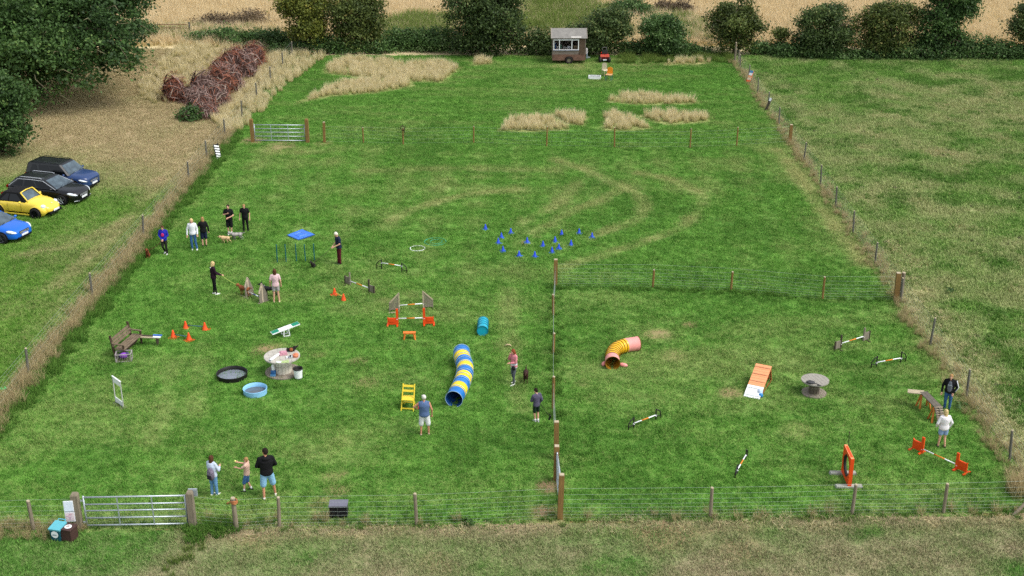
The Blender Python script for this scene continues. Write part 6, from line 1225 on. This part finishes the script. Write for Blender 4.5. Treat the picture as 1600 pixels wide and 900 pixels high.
A = person('boy in a royal blue hoodie with a pink chest print', 258.5, 397.5, 352.5, 178, cl('royal', '#2b2fa8'), cl('olive_black', '#2a2b24'), brown, whs, pose=dict(le=(-.25, .02, 1.15), re=(.25, .02, 1.15), lw=(-.05, .2, .98), rw=(.05, .2, .98), lk=(-.11, .06, .5), la=(-.12, .02, .075), rk=(.08, .1, .49), ra=(.05, -.16, .12)), headdown=.3)
b = MB(); b.ell(A['ln']((0, .16, 1.22)), (.085 * A['s'], .02, .11 * A['s']), 14, 8); b.build('chest_print', cl('print_pink', '#e0387a'), A['t'], True)
Bp = person('woman in a white hooded top and blue jeans', 303.5, 390, 341.5, 188, cl('white', '#e4e6ea', var=.06), jean, blonde, whs, fem=True, hairstyle='bob', pose=dict(le=(-.24, -.02, 1.13), lw=(-.25, .1, .9), re=(.26, 0, 1.13), rw=(.28, .06, .87), lk=(-.1, .03, .48), la=(-.16, .05, .075), ra=(.08, 0, .075)), headdown=.15)
person('person in black top and navy knee shorts seen from behind', 320, 384.5, 339.5, 12, blk, navy, sandy, bks, fem=True, hairstyle='bob', bottom='shorts', build=1.08, pose=dict(le=(-.3, .0, 1.18), lw=(-.38, .12, 1.02), rw=(.28, .02, .88)), headturn=.5, shorts_end=.5)
person('person in black shorts and T-shirt with a hand on the chest', 360, 366.5, 320, 176, blk, blk, dark_h, whs, sleeve='short', bottom='shorts', build=1.06, hairstyle='short', pose=dict(re=(.27, .06, 1.16), rw=(.02, .2, 1.28), le=(-.27, .06, 1.14), lw=(-.06, .22, 1.06), la=(-.07, 0, .075), ra=(.07, 0, .075)), shorts_end=.5, sock=sockw)
person('man with fair hair in black T-shirt and black trousers', 384.5, 361.5, 319, 176, blk, blk, sandy, bks, sleeve='short', build=1.15, pose=dict(la=(-.13, 0, .075), ra=(.13, 0, .075), lk=(-.12, .01, .48), rk=(.12, .01, .48)), headdown=.3, headturn=.3)
Fm = person('white haired man in navy T-shirt and maroon trousers', 531, 412.5, 362, 118, cl('navy_tee', '#232a40'), cl('maroon', '#5a1f28'), white_h, bks, sleeve='short', build=1.04, headdown=.45, lean=.08, pose=dict(le=(-.24, .03, 1.14), lw=(-.14, .28, 1.02), re=(.23, .03, 1.13), rw=(.08, .27, 1.0), la=(-.08, 0, .075), ra=(.08, .03, .075)))
G = person('blonde woman in dark plum top holding a long yellow lead', 336, 460, 409, -62, cl('plum', '#2a1626'), blk, blonde, whs, fem=True, hairstyle='bob', bottom='slim', pose=dict(re=(.2, .1, 1.14), rw=(.1, .36, 1.0), le=(-.2, .06, 1.14), lw=(-.04, .30, 1.02), la=(-.08, -.03, .075), ra=(.08, .06, .075)), headdown=.1)
b = MB(); b.ell(G['ln']((0, -.08, 1.43)), (.06, .05, .03), 10, 6); b.build('white_collar', whs, G['t'], True)
Hp = person('girl in a pale pink T-shirt and grey shorts, seen from behind', 432.5, 472.5, 421, 8, cl('pale_pink', '#e3c0c4', var=.12), cl('grey_shorts', '#b0a8a8'), brown, mat('shoe_sand', '#d8bfa0', .7), sleeve='short', bottom='shorts', fem=True, hairstyle='long', shorts_end=.66, pose=dict(la=(-.13, 0, .075), ra=(.13, 0, .075), lw=(-.26, .08, .9)))
I = person('woman in pink and white top and grey leggings by small dog', 803, 600, 545.5, 128, cl('pink_top', '#d98a92', var=.15, scale=4), cl('grey_leggings', '#5a5f66'), red_h, whs, fem=True, hairstyle='long', bottom='slim', pose=dict(re=(.2, .12, 1.2), rw=(.06, .18, 1.46), le=(-.2, .05, 1.14), lw=(-.06, .22, 1.12), la=(-.10, .1, .075), lk=(-.1, .08, .48), ra=(.10, -.1, .075)), headdown=.25)
b = MB(); b.loft([[I['ln']((.178 * math.cos(a), .138 * math.sin(a), z)) for a in (2 * PI * i / 16 for i in range(16))] for z in (.86, .98, 1.08)], caps=False); b.build('white_hem', cl('white_hem', '#dfe0e6', var=.06), I['t'], True)
b = MB(); b.ell(I['ln']((-.18, .16, .90)), (.10, .06, .09), 12, 8); b.build('waist_bag', mat('bag_black', '#17171a', .7), I['t'], True)
Jy = person('youth in a grey violet hoodie and dark green shorts', 838, 660, 607.5, 35, cl('violet_grey', '#585468'), cl('dark_green', '#1c2f22'), dark_h, mat('shoe_grey', '#b8b8bc', .6), bottom='shorts', build=.95, headdown=.35, headturn=.3, sock=sockw, shorts_end=.58, pose=dict(re=(.24, -.10, 1.15), rw=(.20, .02, .95), le=(-.22, .1, 1.13), lw=(-.08, .24, 1.0), la=(-.03, .05, .075), ra=(.07, -.04, .075)))
Kp = person('man in pale cap, blue vest and white shorts by chair', 664, 680, 618, 4, cl('vest_blue', '#586f96', var=.1), cl('white_shorts', '#dfe0de', var=.05), cl('cap_pale', '#d8d4c8', var=.08), mat('shoe_tan', '#b59f86', .7), sleeve='none', bottom='shorts', hairstyle='cap', build=1.16, skin=SK2, shorts_end=.50, headturn=.2, pose=dict(le=(-.40, .02, 1.22), lw=(-.30, .22, 1.05), re=(.29, -.02, 1.12), rw=(.29, .06, .86), la=(-.15, 0, .075), ra=(.15, .05, .075), lk=(-.13, .02, .48), rk=(.14, .02, .48)))
b = MB(); b.ell(Kp['ln']((-.215, -.02, 1.24)), (.035, .07, .08), 10, 8); b.build('red_lining', cl('coral', '#d0605e'), Kp['t'], True)
Lw = person('long haired woman in a pale jacket carrying a dark backpack', 335.5, 774.5, 712.5, -28, cl('pale_jacket', '#c3d0e2', var=.12, scale=5), jeanl, brown, whs, fem=True, hairstyle='long', shirt_hem=.80, build=1.1, pose=dict(re=(.25, .08, 1.14), rw=(.14, .26, 1.16), le=(-.24, .06, 1.14), lw=(-.06, .26, 1.12), la=(-.09, -.03, .075), ra=(.08, .05, .075)))
b = MB(); b.ell(Lw['ln']((.09, -.20, 1.06)), (.14, .10, .23), 14, 10); bp_ = b.build('backpack', mat('pack_pattern', '#3a3444', .8, var=.5, scale=22, col2='#8a7f90'), Lw['t'], True); b = MB(); b.box(Lw['ln']((.10, -.30, .98)), (.16, .03, .14)); b.build('pack_pocket', mat('pack_dark', '#2a2632', .8), bp_)
for e in (-1, 1): MB().tube([Lw['ln']((.09 * e, -.12, 1.3)), Lw['ln']((.11 * e, -.04, 1.46)), Lw['ln']((.12 * e, .12, 1.38)), Lw['ln']((.13 * e, .14, 1.2))], .016, 6).build('pack_strap', MATS['pack_dark'], bp_)
Mb = person('boy in beige T-shirt and denim shorts reaching both arms out', 388, 767.5, 715, 82, cl('beige_tee', '#d8b3a0', var=.1), cl('denim_short', '#4a72a8', var=.15), sandy, bks, sleeve='short', bottom='shorts', sock=sockw, shorts_end=.46, pose=dict(le=(-.20, .2, 1.26), lw=(-.08, .42, 1.22), re=(.2, .2, 1.30), rw=(.10, .42, 1.40), lk=(-.10, .12, .48), la=(-.12, .14, .075), rk=(.1, .04, .47), ra=(.12, -.12, .09)), lean=-.05)
b = MB(); b.ell(Mb['w']('rw') - Vector(Mb['t'].location) + Vector((-.09, 0, .04)), .035, 12, 8); o_ = b.build('ball', mat('ball_lime', '#d6e07a', .6), None, True); o_.location = Mb['t'].location; tag(o_, 'small pale ball held by the reaching boy', 'ball')
Nm = person('man in a black hoodie and pale blue shorts, feet apart', 420, 778, 701.5, 16, blk, cl('pale_blue_shorts', '#8ab8d8', var=.06), dark_h, mat('shoe_cream', '#e0d8cc', .6), bottom='shorts', build=1.14, shorts_end=.5, skin=SK2, shirt_hem=.84, headturn=.6, pose=dict(le=(-.29, .04, 1.14), lw=(-.14, .2, 1.0), re=(.29, .04, 1.14), rw=(.14, .2, 1.0), la=(-.14, -.05, .075), lk=(-.13, 0, .48), ra=(.22, .12, .075), rk=(.17, .06, .48)))
b = MB(); b.ell(Nm['ln']((0, -.10, 1.43)), (.13, .07, .075), 14, 8); b.build('hood', blk, Nm['t'], True)
Op = person('man in black jacket with white sleeve stripe beside dog walk', 1479, 640, 584.5, 158, blk, jean, sandy, bks, build=1.12, hairstyle='short', skin=SK, pose=dict(le=(-.30, 0, 1.13), lw=(-.20, .1, .90), re=(.29, 0, 1.13), rw=(.30, .1, .88)), headdown=.2)
b = MB(); b.ell(Op['ln']((0, .13, 1.16)), (.09, .035, .24), 12, 10); b.build('grey_t_shirt', cl('grey_tee', '#6b7078', var=.12), Op['t'], True)
MB().bar(Op['ln']((0, .165, 1.26)) - Vector((.06, 0, 0)), Op['ln']((0, .165, 1.26)) + Vector((.06, 0, 0)), .02, .025).build('chest_print', cl('print_light', '#a9b4bc'), Op['t'])
J = Op['J']
MB().tube([J['ls'] + Vector((-.055, -.0, .03)), J['le'] + Vector((-.052, 0, 0)), J['lw'] + Vector((-.042, 0, .05))], .02, 6).build('sleeve_stripe', cl('stripe_white', '#e6e8ec'), Op['t'], True)
person('woman in white top and pale denim shorts behind orange hurdle', 1470.5, 699, 640.5, 4, cl('white_top', '#e6e2e4', var=.05), cl('denim_pale', '#8fa9cf', var=.12), blonde, bks, fem=True, hairstyle='long', bottom='shorts', build=1.2, shirt_hem=.80, shorts_end=.66, pose=dict(la=(-.13, .03, .075), ra=(.12, -.05, .075), lw=(-.26, .12, .93), rw=(.27, .08, .9)))
# ---- dogs
def dog(label, px, py, face, size, m, muz=None, ears='drop', tail=.6, stride=0., sit=False, coat=0., length=1.0, headup=.0, collar=None, patch=None, lie=0.):
    """size: height at the shoulder in metres; faces local +Y"""
    k = size; t = thing('dog', label, 'dog', gp(px, py), R(face), 'dogs on the field'); V = lambda x, y, z: Vector((x, y * length, z)) * k; D = MB(); c = 1 + coat
    rump = V(0, -.52, .82) if not sit else V(0, -.34, .38); chest = V(0, .30, .78); 
    if lie: rump.z -= lie * k; chest.z -= lie * .6 * k
    D.caps(chest, (chest + rump) / 2 + V(0, 0, -.015), .235 * k * c, .19 * k * c); D.caps((chest + rump) / 2, rump, .185 * k * c, .175 * k * c); D.ell(chest + V(0, .04, -.07), (.17 * k * c, .17 * k, .24 * k * c), 12, 8)
    head = V(0, .72, 1.20 + headup); D.caps(chest + V(0, .10, .08), head + V(0, -.08, -.05), .155 * k * c, .115 * k * c); D.ell(head, (.125 * k * c, .15 * k, .125 * k * c), 12, 8); nose = head + V(0, .27, -.07); D.caps(head + V(0, .06, -.03), nose, .085 * k, .05 * k)
    for s in (-1, 1):
        f = stride * s; sx = .12
        D.caps(chest + V(s * sx, .02, -.06), V(s * sx, .26 + f * .6, .42), .095 * k * c, .06 * k * c); D.caps(V(s * sx, .26 + f * .6, .42), V(s * sx, .28 + f, .07), .055 * k * c, .042 * k); D.ell(V(s * sx, .32 + f, .045), (.05 * k, .075 * k, .042 * k), 8, 6)
        if sit: D.caps(rump + V(s * .13, .02, -.05), V(s * .17, .0, .28), .14 * k * c, .09 * k); D.caps(V(s * .17, .0, .28), V(s * .17, -.18, .08), .07 * k, .05 * k); D.caps(V(s * .17, -.18, .06), V(s * .17, .04, .045), .05 * k, .05 * k)
        else:
            D.caps(rump + V(s * .10, .04, -.04), V(s * .12, -.40 - f * .5, .52), .135 * k * c, .085 * k * c); D.caps(V(s * .12, -.40 - f * .5, .52), V(s * .12, -.64 - f * .8, .33), .07 * k * c, .045 * k); D.caps(V(s * .12, -.64 - f * .8, .33), V(s * .12, -.60 - f, .07), .044 * k, .038 * k); D.ell(V(s * .12, -.55 - f, .045), (.05 * k, .075 * k, .04 * k), 8, 6)
        if ears == 'up': D.caps(head + V(s * .08, -.03, .08), head + V(s * .11, -.05, .26), .06 * k, .02 * k)
        else: D.caps(head + V(s * .11, -.03, .07), head + V(s * .17, -.0, -.13), .045 * k, .05 * k)
    D.tube([rump + V(0, -.12, .08), rump + V(0, -.30, .12 + tail * .25), rump + V(0, -.42, .10 + tail * .6), rump + V(0, -.48, .08 + tail * .85)], [.06 * k, .055 * k * c, .045 * k * c, .02 * k], 8)
    X = MB(); X.ell(nose + V(0, .045, .02), (.03 * k, .022 * k, .022 * k), 8, 6, mi=1)
    for s in (-1, 1): X.ell(head + V(s * .06, .13, .035), .018 * k, 8, 6, mi=1)
    skin_mesh('body', D, [m, mat('dog_nose', '#141212', .4)], t, .028 * k if coat == 0 else .032 * k, 2, X)
    if collar: b = MB(); q0 = chest + V(0, .10, .08); q1 = head + V(0, -.08, -.05); q = q0.lerp(q1, .5); d = (q1 - q0).normalized(); M_ = d.to_track_quat('Z', 'Y').to_matrix(); b.lathe([(.145 * k * c, -.02 * k), (.147 * k * c, .02 * k)], c=q, n=16, M=M_, caps=False); b.build('collar', collar, t, True)
    neck = chest.lerp(head, .6); return t, (Matrix.Translation(t.location) @ Matrix.Rotation(R(face), 4, 'Z') @ neck)
fur_red = mat('fur_red', '#7a3f22', .8, var=.25, scale=10); fur_cream = mat('fur_cream', '#dcb98a', .85, var=.15, scale=12); fur_merle = mat('fur_merle', '#b9b4ae', .85, scale=6, col2='#3a3636'); fur_blk = mat('fur_black', '#17161a', .7, var=.2, scale=10); fur_tan = mat('fur_tan', '#9a5a30', .8, scale=5, col2='#5a3320'); fur_choc = mat('fur_chocolate', '#3a2018', .75, var=.2, scale=10); fur_bt = mat('fur_black_tan', '#2a2422', .75, scale=8, col2='#171516')
d1, n1 = dog('small red brown dog on a lead beside the verge', 231.5, 403, -170, .42, fur_red, sit=True, tail=.2, length=1.0, headup=.1)
dog('cream curly dog running left in front of the group', 352, 380, 82, .36, fur_cream, stride=.22, coat=.3, tail=.15, headup=-.25)
dog('grey and white merle dog close behind the cream dog', 370, 375, 98, .38, fur_merle, stride=.12, coat=.32, tail=.1, length=1.15, headup=-.2)
d4, n4 = dog('small black dog with pricked ears by the weave poles', 489.5, 419, 165, .34, fur_bt, ears='up', sit=True, tail=.4)
d5, n5 = dog('tan dog at the left wing of the plank hurdle', 382, 462, 62, .48, fur_tan, tail=.0, headup=-.2)
d6, n6 = dog('black dog with raised tail beside the girl', 421.5, 463.5, 84, .50, fur_blk, ears='up', tail=1.0, headup=.0, collar=mat('collar_grey', '#8a8a90', .5))
d7, n7 = dog('dark brown dog facing the camera near the pink top woman', 821.5, 597.5, 178, .46, fur_choc, tail=.3, collar=mat('collar_red', '#a02a2a', .6))
def lead(label, a, b_, m, sag=.12, r=.009):
    a, b_ = Vector(a), Vector(b_); n = 10; pts = []
    for i in range(n + 1): f = i / n; p = a.lerp(b_, f); p.z -= sag * 4 * f * (1 - f); pts.append(p - a)
    o = MB().tube(pts, r, 6).build('dog_lead', m, None, True); o.location = a; tag(o, label, 'lead', 'dog leads')
lead('brown lead from the hoodie boy to the red dog', A['w']('lw'), n1, mat('lead_brown', '#5a3a26', .8), .08); lead('dark lead from white haired man to small black dog', Fm['w']('rw'), n4, mat('lead_olive', '#4a4a30', .8), .1)
lead('long yellow green lead from plum top woman to tan dog', G['w']('rw'), n5, mat('lead_lime', '#a8bf5a', .7), .05, .013)
hw = Jy['w']('rw'); lead('dark lead trailing from the youth in the violet hoodie', hw, hw + Vector((.36, -.22, -.42)), mat('lead_black', '#26221f', .8), .03)
b = MB(); b.box((0, 0, -.05), (.06, .04, .2), (.1, .3, 0)); b.cyl((0, 0, .05), (0, 0, .1), .02); o_ = b.build('lead_grip', mat('grip_black', '#151515', .7)); o_.location = hw + Vector((.36, -.22, -.45)); tag(o_, 'black handle at the end of the trailing lead', 'handle')
q = gp(796, 560, 1.55); b = MB(); b.tube([Vector((-.14, .0, -.04)), Vector((-.05, 0, .03)), Vector((.06, 0, .02)), Vector((.12, 0, -.05))], .03, 8); o_ = b.build('straw_wisp', mat('straw_pale', '#c8b48c', .9), None, True); o_.location = gp(794, 541, .03) + Vector((0, 0, .05)); tag(o_, 'pale curved scrap on grass behind pink top woman', 'scrap')
finish_skins()
